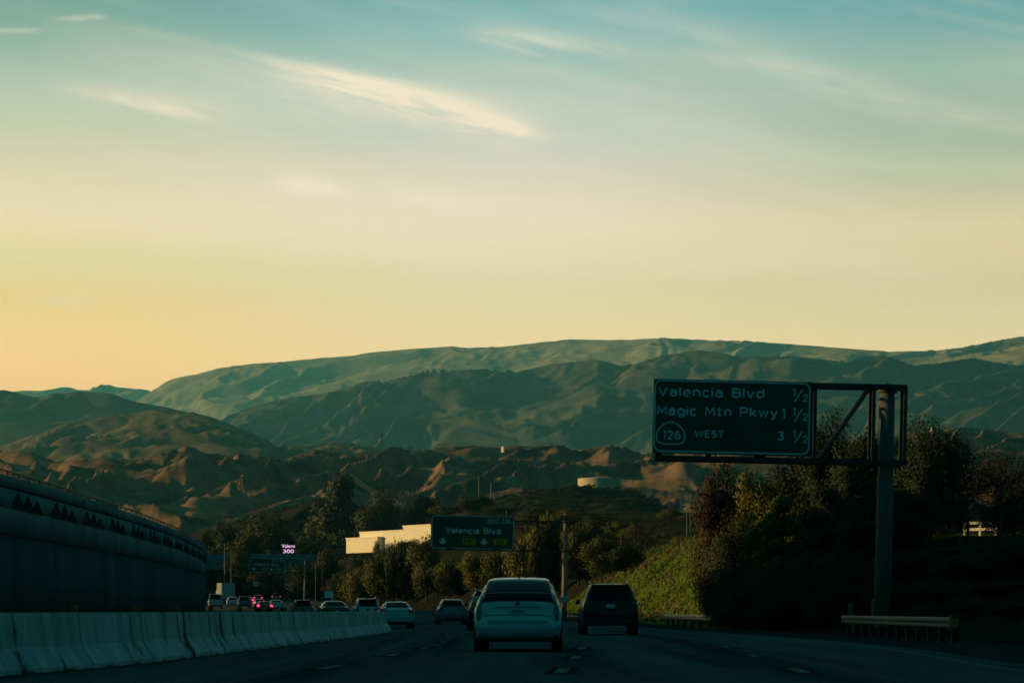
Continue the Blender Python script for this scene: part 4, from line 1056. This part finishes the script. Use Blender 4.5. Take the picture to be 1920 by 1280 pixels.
def car(kind, name, label, paint, px, Y, yaw=0.0, scale=1.0, lit=False, z=None, lamp='lens_red', plate=None, X=None, group='cars driving away on the freeway', cat='car', detail=True, dxy=0.0):
    tab = KEYS[kind]; S, P = surf(tab); X = PX(px, Y) if X is None else X
    o = empty(name, (X, Y, float(zroad(Y)) if z is None else z), label, cat, group, (0,0,yaw)); o.scale = (scale,)*3
    nS = len(S)
    V = []; 
    for r in S: V += [tuple(p) for p in r]+[(-p[0],p[1],p[2]) for p in r[-2:0:-1]]
    k = 26; Q = [(i*k+j, i*k+(j+1)%k, (i+1)*k+(j+1)%k, (i+1)*k+j) for i in range(nS-1) for j in range(k)]
    bm = MB(); bm.add(V, Q+[tuple(range(k))[::-1], tuple(range((nS-1)*k, nS*k))])
    bm.build('body', paint, o, True)
    L = tab[-1][0]; st = lambda y: stat(P, y); lens = 'brake_lit' if lit else lamp
    ws = max(t[5] for t in tab); wr_ = [t for t in tab]
    def rearplate(y, z, w=.15, h=.075):
        q = MB().box(-w, w, y-.02, y-.006, z-h, z+h, .006).build('license_plate', 'plate_paint', o)
        if plate:
            ink = MB()
            for i in range(6): ink.box(-w*.78+i*w*.27, -w*.78+i*w*.27+w*(.12 if i % 3 else .18), y-.0235, y-.0205, z-h*.40, z+h*.40)
            ink.build('plate_marks', 'plate_ink', q)
    if kind == 'liftback':
        patch('rear_window', S, st(.50), st(1.40), 9.2, 13, 'car_glass', o, both=True, off=.010, nu=26, nv=16)
        patch('lower_rear_window', S, st(.20), st(.43), 9.1, 13, 'car_glass', o, both=True, off=.010, nu=18, nv=16)
        patch('tailgate_gap', S, st(.085), st(.10), 9.4, 13, 'black_plastic', o, both=True, off=.004, nu=3)
        patch('spoiler', S, st(.425), st(.505), 9.1, 13, 'black_plastic', o, both=True, off=.035, nu=5, nv=14)
        for sg in (1, -1):
            patch('taillight', S, st(.125), st(.60), 6.6, 8.8, 'lens_clear', o, mirror=sg, off=.016)
            patch('rear_reflector', S, st(.06), st(.125), 6.2, 8.4, 'lens_red', o, mirror=sg, off=.012)
        MB().box(-.45,.45,.095,.125,.90,.925,.008).build('tailgate_trim', 'chrome', o)
        MB().tube([(0,.10,.955),(0,.13,.955)], .05, 16).build('emblem', 'dark_steel', o)
        rearplate(.085, .80)
        MB().box(-.60,.60,-.03,.10,.60,.632,.01).build('bumper_lip', paint, o)
        MB().box(-.80,.80,.06,.50,.20,.36,.04).build('lower_valance', 'black_plastic', o)
        MB().tube([(0,1.55,1.475),(0,1.42,1.56)], [.018,.006], 6).build('antenna', 'black_plastic', o)
        patch('windshield', S, st(2.45), st(3.35), 10.6, 13, 'car_glass', o, both=True, nu=16, nv=12, off=.010); sw = (.95, 2.75)
    elif kind == 'sedan':
        patch('rear_window', S, st(.56), st(1.22), 11.0, 13, 'car_glass', o, both=True, nu=16, nv=12, off=.010)
        patch('windshield', S, st(2.45), st(3.2), 10.6, 13, 'car_glass', o, both=True, nu=16, nv=12, off=.010); sw = (1.0, 2.75)
        for sg in (1, -1): patch('taillight', S, st(.055), st(.22), 6.2, 11.3, lens, o, mirror=sg, off=.014)
        MB().box(-.45,.45,.05,.085,.905,.925,.006).build('trunk_trim', 'chrome' if detail else 'black_plastic', o)
        rearplate(.035, .78); MB().box(-.74,.74,-.02,.4,.22,.37,.04).build('lower_valance', 'black_plastic', o)
    elif kind == 'hatch':
        patch('rear_window', S, st(.13), st(.58), 10.8, 13, 'car_glass', o, both=True, nu=16, nv=12, off=.010)
        patch('windshield', S, st(2.25), st(2.95), 10.6, 13, 'car_glass', o, both=True, nu=16, nv=12, off=.010); sw = (.6, 2.5)
        for sg in (1, -1): patch('taillight', S, st(.055), st(.14), 6.3, 10.9, lens, o, mirror=sg, off=.014)
        rearplate(.04, .84); MB().box(-.74,.74,-.02,.4,.24,.38,.04).build('lower_valance', 'black_plastic', o)
    elif kind in ('suv', 'van'):
        y0, y1 = (.14, .42) if kind == 'suv' else (.055, .095)
        patch('rear_window', S, st(y0), st(y1), 11.0, 13, 'car_glass', o, both=True, nu=16, nv=12, off=.010)
        patch('windshield', S, st(L*.60), st(L*.73), 10.6, 13, 'car_glass', o, both=True, nu=16, nv=12, off=.010); sw = (.55, L*.58)
        for sg in (1, -1):
            patch('taillight', S, st(.075), st(.14 if kind == 'suv' else .07), 6.3, 9.8, lens, o, mirror=sg, off=.014)
        if kind == 'suv':
            for sg in (1, -1): patch('reverse_lamp', S, st(.112), st(.145), 7.2, 9.6, 'lens_clear', o, mirror=sg, off=.022, nu=3)
            for sg in (1, -1): MB().tube([(sg*.66,.7,1.81),(sg*.66,.75,1.86),(sg*.66,2.5,1.87),(sg*.66,2.6,1.81)], .02, 6).build('roof_rail', 'chrome', o)
            MB().box(-.66,.66,.24,.44,1.735,1.775,.012).build('spoiler', paint, o)
        rearplate(.05, 1.0 if kind == 'suv' else .9); MB().box(-.86,.86,-.03,.4,.34,.56,.05).build('rear_bumper', 'black_plastic', o)
    for sg in (1, -1):
        patch('side_window', S, st(sw[0]), st(sw[1]), 6.7, 9.0, 'car_glass', o, mirror=sg, off=.006, nu=14)
        m_ = MB(); ym = L*.62; m_.box(sg*ws-.02 if sg > 0 else sg*ws-.13, sg*ws+.13 if sg > 0 else sg*ws+.02, ym, ym+.10, .98 if kind != 'suv' else 1.08, 1.12 if kind != 'suv' else 1.26, .03); m_.build('mirror', paint, o)
    if detail:
        MB().box(-.12,.12,tab[5][0]-.02,tab[5][0]+.03,tab[5][3]-.01,tab[5][3]+.02,.006).build('high_brake_lamp', 'brake_lit' if lit else 'lens_red', o)
    wr = .33 if kind not in ('suv','van') else .38
    for sg in (1, -1):
        for y in (L*.19, L*.80): wheel(o, sg*(ws-.095), y, wr, .215)
    return o
car('liftback', 'liftback_car', 'silver white liftback car with split rear window, nearest in the middle lane', 'paint_silver', 970.5, 49.6, R(-1.2), 1.035, plate=True)
car('suv', 'black_suv', 'black suv in the right lane in front of the grass slope', 'paint_black', 1145, 83.5, R(.5), .99)
car('sedan', 'white_sedan', 'white sedan just past the end of the concrete barrier', 'paint_white', 745.5, 113, R(6), .90)
car('hatch', 'dark_hatchback', 'dark grey hatchback between the white sedan and the liftback car', 'paint_grey', 849, 146, R(5), 1.0, X=PX(849,146))
car('suv', 'dark_suv', 'dark suv mostly hidden behind the left side of the liftback car', 'paint_black', 921, 101, R(2.5), .94)
car('suv', 'silver_suv', 'silver suv seen above the far end of the barrier', 'paint_silver', 690, 168, R(8), .92)
car('sedan', 'black_sedan', 'black sedan behind the barrier left of the silver suv', 'paint_black', 630, 150, R(9), 1.03)
car('suv', 'blue_suv', 'dark blue suv behind the barrier left of the black sedan', 'paint_blue', 569, 212, R(9), .90)
car('sedan', 'pale_sedan', 'pale sedan with dark rear window behind the barrier below the brake lights', 'paint_silver', 519, 300, R(9), 1.0, detail=False)
car('hatch', 'grey_hatchback', 'grey hatchback with pale roof frame behind the barrier near the wall end', 'paint_silver', 436, 372, R(8), 1.0, detail=False)
car('suv', 'dark_suv', 'dark suv between the pale roofed hatchback and the lit brake lamps', 'paint_blue', 458, 345, R(8), .95, lit=False, detail=False)
car('van', 'white_van', 'white van half hidden by the end of the retaining wall', 'paint_white', 404, 335, R(8), 1.0, detail=False, cat='van')
car('sedan', 'dark_sedan', 'dark sedan with one lit brake lamp peeking over the barrier', 'paint_grey', 487, 330, R(9), 1.0, lit=True, detail=True)
car('suv', 'braking_suv', 'suv with lit brake lamps highest in the queue', 'paint_grey', 518, 505, R(8), .98, lit=True)
car('hatch', 'braking_hatchback', 'hatchback with lit brake lamps left of the highest braking suv', 'paint_black', 484, 470, R(8), 1.0, lit=True)
car('sedan', 'braking_sedan', 'sedan showing one lit brake lamp just above the barrier left of the pale sedan', 'paint_black', 499, 262, R(9), 1.0, lit=True, X=PX(497,262))
car('sedan', 'braking_sedan', 'sedan with lit brake lamps between the grey hatchback and the white van', 'paint_grey', 466, 400, R(8), 1.0, lit=True)
# box truck
bt = empty('box_truck', (PX(428,425), 425, float(zroad(425))), 'white box truck with sunlit left side beyond the retaining wall', 'truck', 'cars driving away on the freeway', (0,0,R(16)))
MB().box(-1.2,1.2,0,5.2,.95,3.75,.04).build('cargo_box', 'paint_white', bt)
MB().box(-1.1,1.1,5.35,7.1,.75,2.6,.25).build('cab', 'paint_white', bt)
MB().box(-1.1,1.1,-.02,.1,.55,.75).box(-.45,.45,0,7.0,.6,.94).build('chassis', 'black_plastic', bt)
for sg in (1,-1):
    for y in (1.2, 6.0): wheel(bt, sg*.95, y, .46, .3)
    MB().box(sg*1.0-.1,sg*1.0+.1,-.05,-.022,.6,.72).build('taillight', 'lens_red', bt)

# ------------------------------------------------------------------ guardrails
def guardrail(name, label, pts, h0=.40, h1=.68, post=2.0, end=True):
    o = empty(name, tuple(pts[0]), label, 'guardrail', 'steel guardrails on the right'); base = Vector(pts[0])
    P = [Vector(p)-base for p in pts]
    mb = MB(); wv = [(0,h0),(.05,h0+.04),(.05,h0+.11),(-.01,(h0+h1)/2),(.05,h1-.11),(.05,h1-.04),(0,h1),(-.02,h1-.01),(-.02,h0+.01)]
    n = len(wv); b = 0; V, Fq = [], []
    for i, p in enumerate(P):
        t = (P[min(i+1,len(P)-1)]-P[max(i-1,0)]).normalized(); nn = Vector((-t.y, t.x, 0))
        if nn.x > 0: nn = -nn
        V += [(p+nn*a+Vector((0,0,z)))[:] for a, z in wv]
    for i in range(len(P)-1):
        for k in range(n): Fq.append((i*n+k, i*n+(k+1)%n, (i+1)*n+(k+1)%n, (i+1)*n+k))
    mb.add(V, Fq); mb.build('rail', 'galvanised', o)
    tot = sum((P[i+1]-P[i]).length for i in range(len(P)-1)); s = .3
    while s < tot:
        a = s; i = 0
        while i < len(P)-2 and a > (P[i+1]-P[i]).length: a -= (P[i+1]-P[i]).length; i += 1
        p = P[i]+(P[i+1]-P[i]).normalized()*a
        MB().box(p.x+.03,p.x+.17,p.y-.07,p.y+.07,-.3,h1-.04,.01).build('post', 'black_plastic', o); s += post
    if end:
        p = P[0]; MB().box(p.x-.10,p.x+.16,p.y-.34,p.y-.03,h0-.08,h1+.06,.05).build('end_terminal', 'black_plastic', o)
        MB().box(p.x-.09,p.x+.10,p.y-.355,p.y-.342,h0+.02,h1-.02).build('end_marker', 'sign_orange', o)
    return o
guardrail('guardrail', 'w beam guardrail in front of the big sign pole with blunt end at right', [(11.25,61.8,.0),(11.35,68,.0),(11.5,76,.0),(11.62,85,.0)])
guardrail('guardrail', 'guardrail in front of the foot of the grass slope', [(10.2,119,-.05),(9.75,124,-.05),(9.2,132,-.05),(8.9,142,-.05)], end=False, post=3.0)
guardrail('guardrail', 'short guardrail between the liftback car and the black suv', [(6.6,188,-.05),(5.4,192,-.05),(4.4,200,-.02)], h0=.3, h1=.75, end=False)
for px, top, w, lb in ((1595,1130,9,'pale short marker post left of the sign pole above the guardrail'),(1637,1122,5,'thin marker post touching the sign pole above the guardrail')):
    Y = 87.0; o = MB().box(-w*Y/F/2,w*Y/F/2,-.04,.04,-.5,PZ(top,Y)-.2,.015).build('marker_post', 'rose_post' if w < 6 else 'galvanised'); o.location = (PX(px,Y), Y, .2)
    tag(o, lb, 'post', 'marker posts by the guardrail')

# ------------------------------------------------------------------ white office building, tank, masts
B = empty('office_building', (PX(735,620), 620, 14), 'bright sunlit white building stepped in blocks among dark trees', 'building', None, (0,0,R(-56)))
s_ = 620/F/.559
def blk(name, p0, p1, y0, y1, dep, fr):
    x0, x1 = (p0-735)*s_, (p1-735)*s_; z0, z1 = PZ(y1,620)-14, PZ(y0,620)-14
    o = MB().box(x0,x1,fr,fr+dep,z0,z1).build(name, 'white_stucco', B)
    MB().box(x0-.15,x1+.15,fr-.15,fr+dep+.15,z1+.002,z1+.35).build('parapet', 'white_stucco', o)
    return o
b1 = blk('lower_block', 650, 716, 1007, 1034, 14, -1.5); b2 = blk('middle_block', 668, 772, 996, 1034, 16, 0); b3 = blk('upper_block', 764, 818, 989, 1034, 18, -1.0)
tk = empty('water_tank', (PX(1124,1150), 1150, on(KB,1124,1150)), 'wide cream water tank on the scrub hill, its left end lit by the sun', 'water tank')
rt = 40.5*1150/F; zt0 = PZ(918,1150)-tk.location.z; zt1 = PZ(899,1150)-tk.location.z
mb = MB(); mb.tube([(0,0,zt0-6),(0,0,zt1)], rt, 64); mb.build('shell', 'tank_paint', tk)
mb = MB(); mb.tube([(0,0,zt1+.01),(0,0,zt1+.5)], [rt*1.01, rt*1.0], 64); mb.tube([(0,0,zt1+.5),(0,0,zt1+1.3)], [rt, rt*.1], 64); mb.build('roof', 'tank_paint', tk)
def mast(px, top, bot, Y, lb, n, T=KB):
    o = empty('antenna_mast', (PX(px,Y), Y, PZ(bot,Y)), lb, 'antenna', 'antenna masts on the hill'); h = (bot-top)*Y/F
    MB().tube([(0,0,-6),(0,0,h)], [.34,.2], 8).build('mast', 'lattice_steel', o)
    for k in range(n):
        a = MB(); zc = h*(.93-.22*k)
        for i in range(6):
            t = i*math.pi/3; a.box(math.cos(t)*1.2-.25, math.cos(t)*1.2+.25, math.sin(t)*1.2-.25, math.sin(t)*1.2+.25, zc-1.0, zc+.8)
        a.tube([(-1.2,0,zc),(1.2,0,zc)], .12, 5); a.tube([(0,-1.2,zc),(0,1.2,zc)], .12, 5)
        a.build('antenna_panels', 'lattice_steel', o)
    return o
mast(898, 885, 916, 1100, 'thinner antenna mast left of the pair on the scrub hill', 1)
mast(921, 881, 914, 1110, 'taller antenna mast with stacked panels on the scrub hill', 3)
mast(1263, 944, 966, 620, 'short lit mast at the foot of the tank hill', 1)
def lattice(px, top, bot, Y, lb, w=.22):
    o = empty('power_pylon', (PX(px,Y), Y, PZ(bot,Y)), lb, 'pylon', 'lattice power pylons on the hills'); h = (bot-top)*Y/F; b = h*w/2*1.1; r = h*.010
    mb = MB(); lv = [0,.22,.42,.6,.75,.88,1.0]; wd = [1,.78,.58,.42,.32,.26,.1]
    c = lambda i: [Vector((sx*b*wd[i], sy*b*wd[i], h*lv[i])) for sx, sy in ((-1,-1),(1,-1),(1,1),(-1,1))]
    for i in range(6):
        A, Bc = c(i), c(i+1)
        for k in range(4):
            mb.bar(A[k]-(Vector((0,0,8)) if i == 0 else Vector((0,0,0))), Bc[k], r*2); mb.bar(A[k], Bc[(k+1)%4], r*1.2); mb.bar(Bc[k], Bc[(k+1)%4], r*1.2)
    mb.build('tower', 'lattice_steel', o)
    am = MB()
    for z, L in ((.70,.22),(.82,.26),(.93,.18)):
        am.bar((-h*L,0,h*z), (h*L,0,h*z), r*2.2); am.bar((-h*L,0,h*z), (0,0,h*(z+.05)), r*1.2); am.bar((h*L,0,h*z), (0,0,h*(z+.05)), r*1.2)
    am.build('cross_arms', 'lattice_steel', o)
    return o
lattice(632, 846, 892, 1700, 'lattice pylon above the tallest pine')
lattice(716, 812, 840, 2500, 'dark lattice pylon on the ridge right of the tallest pine')
lattice(466, 878, 930, 1600, 'lattice pylon on the slope above the lit screen')
lattice(392, 866, 915, 1800, 'lattice pylon left on the dark slope')
lattice(448, 880, 930, 1580, 'lattice pylon close beside another on the slope above the lit screen')
lattice(760, 905, 932, 1500, 'small lattice pylon above the white building')
lattice(770, 835, 868, 2300, 'faint lattice pylon on the ridge above the white building')
def cable(p, q, sag, lb, r=.075):
    p, q = Vector((PX(p[0],p[2]), p[2], PZ(p[1],p[2]))), Vector((PX(q[0],q[2]), q[2], PZ(q[1],q[2])))
    pts = [p.lerp(q, t)-Vector((0,0,4*sag*t*(1-t))) for t in np.linspace(0,1,24)]
    o = MB().tube([a-p for a in pts], r, 5).build('power_line', 'cable_metal'); o.location = p
    tag(o, lb, 'power line', 'power lines over the valley')
for k in range(4):
    cable((645,886+k*4,1450), (425,950+k*5,1250), 7, ['topmost','second','third','lowest'][k]+' power line falling left from the lit crag toward the wall end')
for k in range(3):
    cable((655,886+k*4,1450), (850,962+k*5,1150), 5, ['topmost','middle','lowest'][k]+' power line falling right from the lit crag over the pines')

# ------------------------------------------------------------------ overpass, street furniture
ov = empty('overpass', (PX(390,560), 560, 0), 'dark road overpass between the wall end and the trees', 'bridge')
MB().box(-45,26,0,11,PZ(1066,560),PZ(1050,560)).build('deck', 'wall_concrete', ov)
MB().box(-45,26,-.25,-.01,PZ(1052,560),PZ(1038,560)).build('parapet', 'wall_concrete', ov)
for x in (-30,-12,16): MB().box(x-.8,x+.8,2,9,zroad(560)-1,PZ(1066,560)-.01).build('pier', 'wall_lower', ov)
def light_post(px, top, bot, Y, lb, m='galvanised', r=.11, arm=0, cat='post', name='light_pole'):
    o = empty(name, (PX(px,Y), Y, PZ(bot,Y)), lb, cat, 'poles along the far road'); h = (bot-top)*Y/F
    MB().tube([(0,0,-1.5),(0,0,h)], [r, r*.7], 8).build('pole', m, o)
    if arm:
        MB().tube([(0,0,h-.1),(arm*.5,0,h+.15),(arm,0,h+.2)], .05, 6).box(arm-.4,arm+.4,-.12,.12,h+.12,h+.28,.03).build('lamp_arm', m, o)
    return o
light_post(433.5, 1030, 1100, 500, 'brown utility pole above the white box truck', 'wood_pole', .16, name='utility_pole')
light_post(421.5, 1018, 1088, 540, 'pale slim pole left of the brown utility pole', 'rose_post', .14)
light_post(592, 1052, 1128, 430, 'dim grey pole right of the far exit sign pole', 'pole_steel', .13, 1.2)
light_post(604.5, 1052, 1115, 450, 'thin dark pole above the small orange signs', 'dark_steel', .08)
light_post(1288, 922, 1000, 330, 'pale slender pole above the grass slope crest', 'rose_post', .07)
light_post(1294, 930, 1000, 340, 'thinner pole beside the pale pole above the grass slope', 'rose_post', .05)
def road_sign(px, cy, r, Y, shape, m, lb, name='road_work_sign'):
    o = empty(name, (PX(px,Y), Y, float(zroad(Y))), lb, 'road sign', 'small road signs by the far lanes'); zc = PZ(cy,Y)-o.location.z; a = r*Y/F
    poly = {'diamond':[(0,a),(-a,0),(0,-a),(a,0)], 'rect':[(-a,a*.8),(-a,-a*.8),(a,-a*.8),(a,a*.8)], 'disc':[(a*math.cos(t),a*math.sin(t)) for t in np.linspace(0,2*math.pi,16,endpoint=False)]}[shape]
    MB().prism([(x,zc+z) for x, z in poly], -.03, 0).build('sign_plate', m, o)
    MB().box(-.05,.05,.002,.08,-.5,zc+a*.5).build('post', 'galvanised', o)
    return o
road_sign(540.5, 1088, 7, 400, 'diamond', 'sign_orange', 'dim orange diamond sign on a pale post left of the far sign pole')
road_sign(612, 1091, 5, 330, 'diamond', 'sign_orange', 'brightest small orange sign right of the thin pole')
road_sign(604, 1103, 4.5, 335, 'disc', 'sign_orange', 'amber round sign just below the brightest orange one')
road_sign(617, 1114, 8, 320, 'rect', 'sign_white', 'pale rectangular sign board below the orange signs', 'notice_board')
road_sign(480, 1094, 6, 460, 'rect', 'sign_panel_back', 'dim grey rectangular sign back below the far green sign', 'notice_board')
# lit screen
ls = empty('led_billboard', (PX(540,560), 560, PZ(1052,560)), 'small lit pink white electronic billboard among the trees', 'billboard')
k = 560/F
MB().box(-13*k,14*k,0,.8,12*k,38*k).build('cabinet', 'led_black', ls); MB().box(-.5,.5,.1,.7,-6,12*k).build('column', 'dark_steel', ls)
text_mesh('lit_line', 'Valero', -12*k, 26*k, 25*k, 6.5*k, -.01, 'led_screen', ls, 1.0); text_mesh('lit_line', '300', -9*k, 16*k, 20*k, 7*k, -.01, 'led_screen', ls, 1.0)
# small things catching the sun
def hut(px, top, bot, w, Y, lb, z0=None, name='small_hut'):
    o = empty(name, (PX(px,Y), Y, PZ(bot,Y)), lb, 'hut', None, (0,0,R(-40))); a = w*Y/F/2/.9; h = (bot-top)*Y/F
    MB().box(-a,a,-a*.7,a*.7,-1.0,h*.8).build('wall', 'white_stucco', o)
    MB().prism([(-a*1.1,h*.8+.01),(a*1.1,h*.8+.01),(0,h)], -a*.8, a*.8).build('roof', 'white_stucco', o)
    return o
hut(943, 836, 846, 5, 2100, 'tiny bright sunlit hut on the badland ridge')
hut(1848, 866, 876, 6, 1900, 'small sunlit hut glimpsed through the brown twigs')
hut(1748, 800, 808, 6, 2230, 'small sunlit hut on the hill just above the dark oak')
fn = empty('white_fence', (PX(1828,152), 152, 5.3), 'sunlit white rail fence glimpsed through the dark trees at right', 'fence', None, (0,0,R(-35)))
k = 152/F; z0 = fn.location.z
for zz in (980, 992): MB().box(-.8,1.5,-.04,.04,PZ(zz+2.5,152)-z0,PZ(zz-2.5,152)-z0).build('rail', 'white_stucco', fn)
for x in (-.75,.3,1.35): MB().box(x-.06,x+.06,.045,.12,0,PZ(977,152)-z0).build('post', 'white_stucco', fn)

# ------------------------------------------------------------------ haze
hm = bpy.data.materials.new('haze_air'); hm.use_nodes = True; t = hm.node_tree; t.nodes.clear()
pv = t.nodes.new('ShaderNodeVolumePrincipled'); out = t.nodes.new('ShaderNodeOutputMaterial')
pv.inputs['Color'].default_value = (.25, .82, .92, 1); pv.inputs['Density'].default_value = HAZE_D; pv.inputs['Anisotropy'].default_value = .55
t.links.new(pv.outputs[0], out.inputs['Volume'])
hz = MB().box(-7600, 7600, -400, 17600, -14, HAZE_TOP).build('haze', hm); struct(hz, 'stuff')
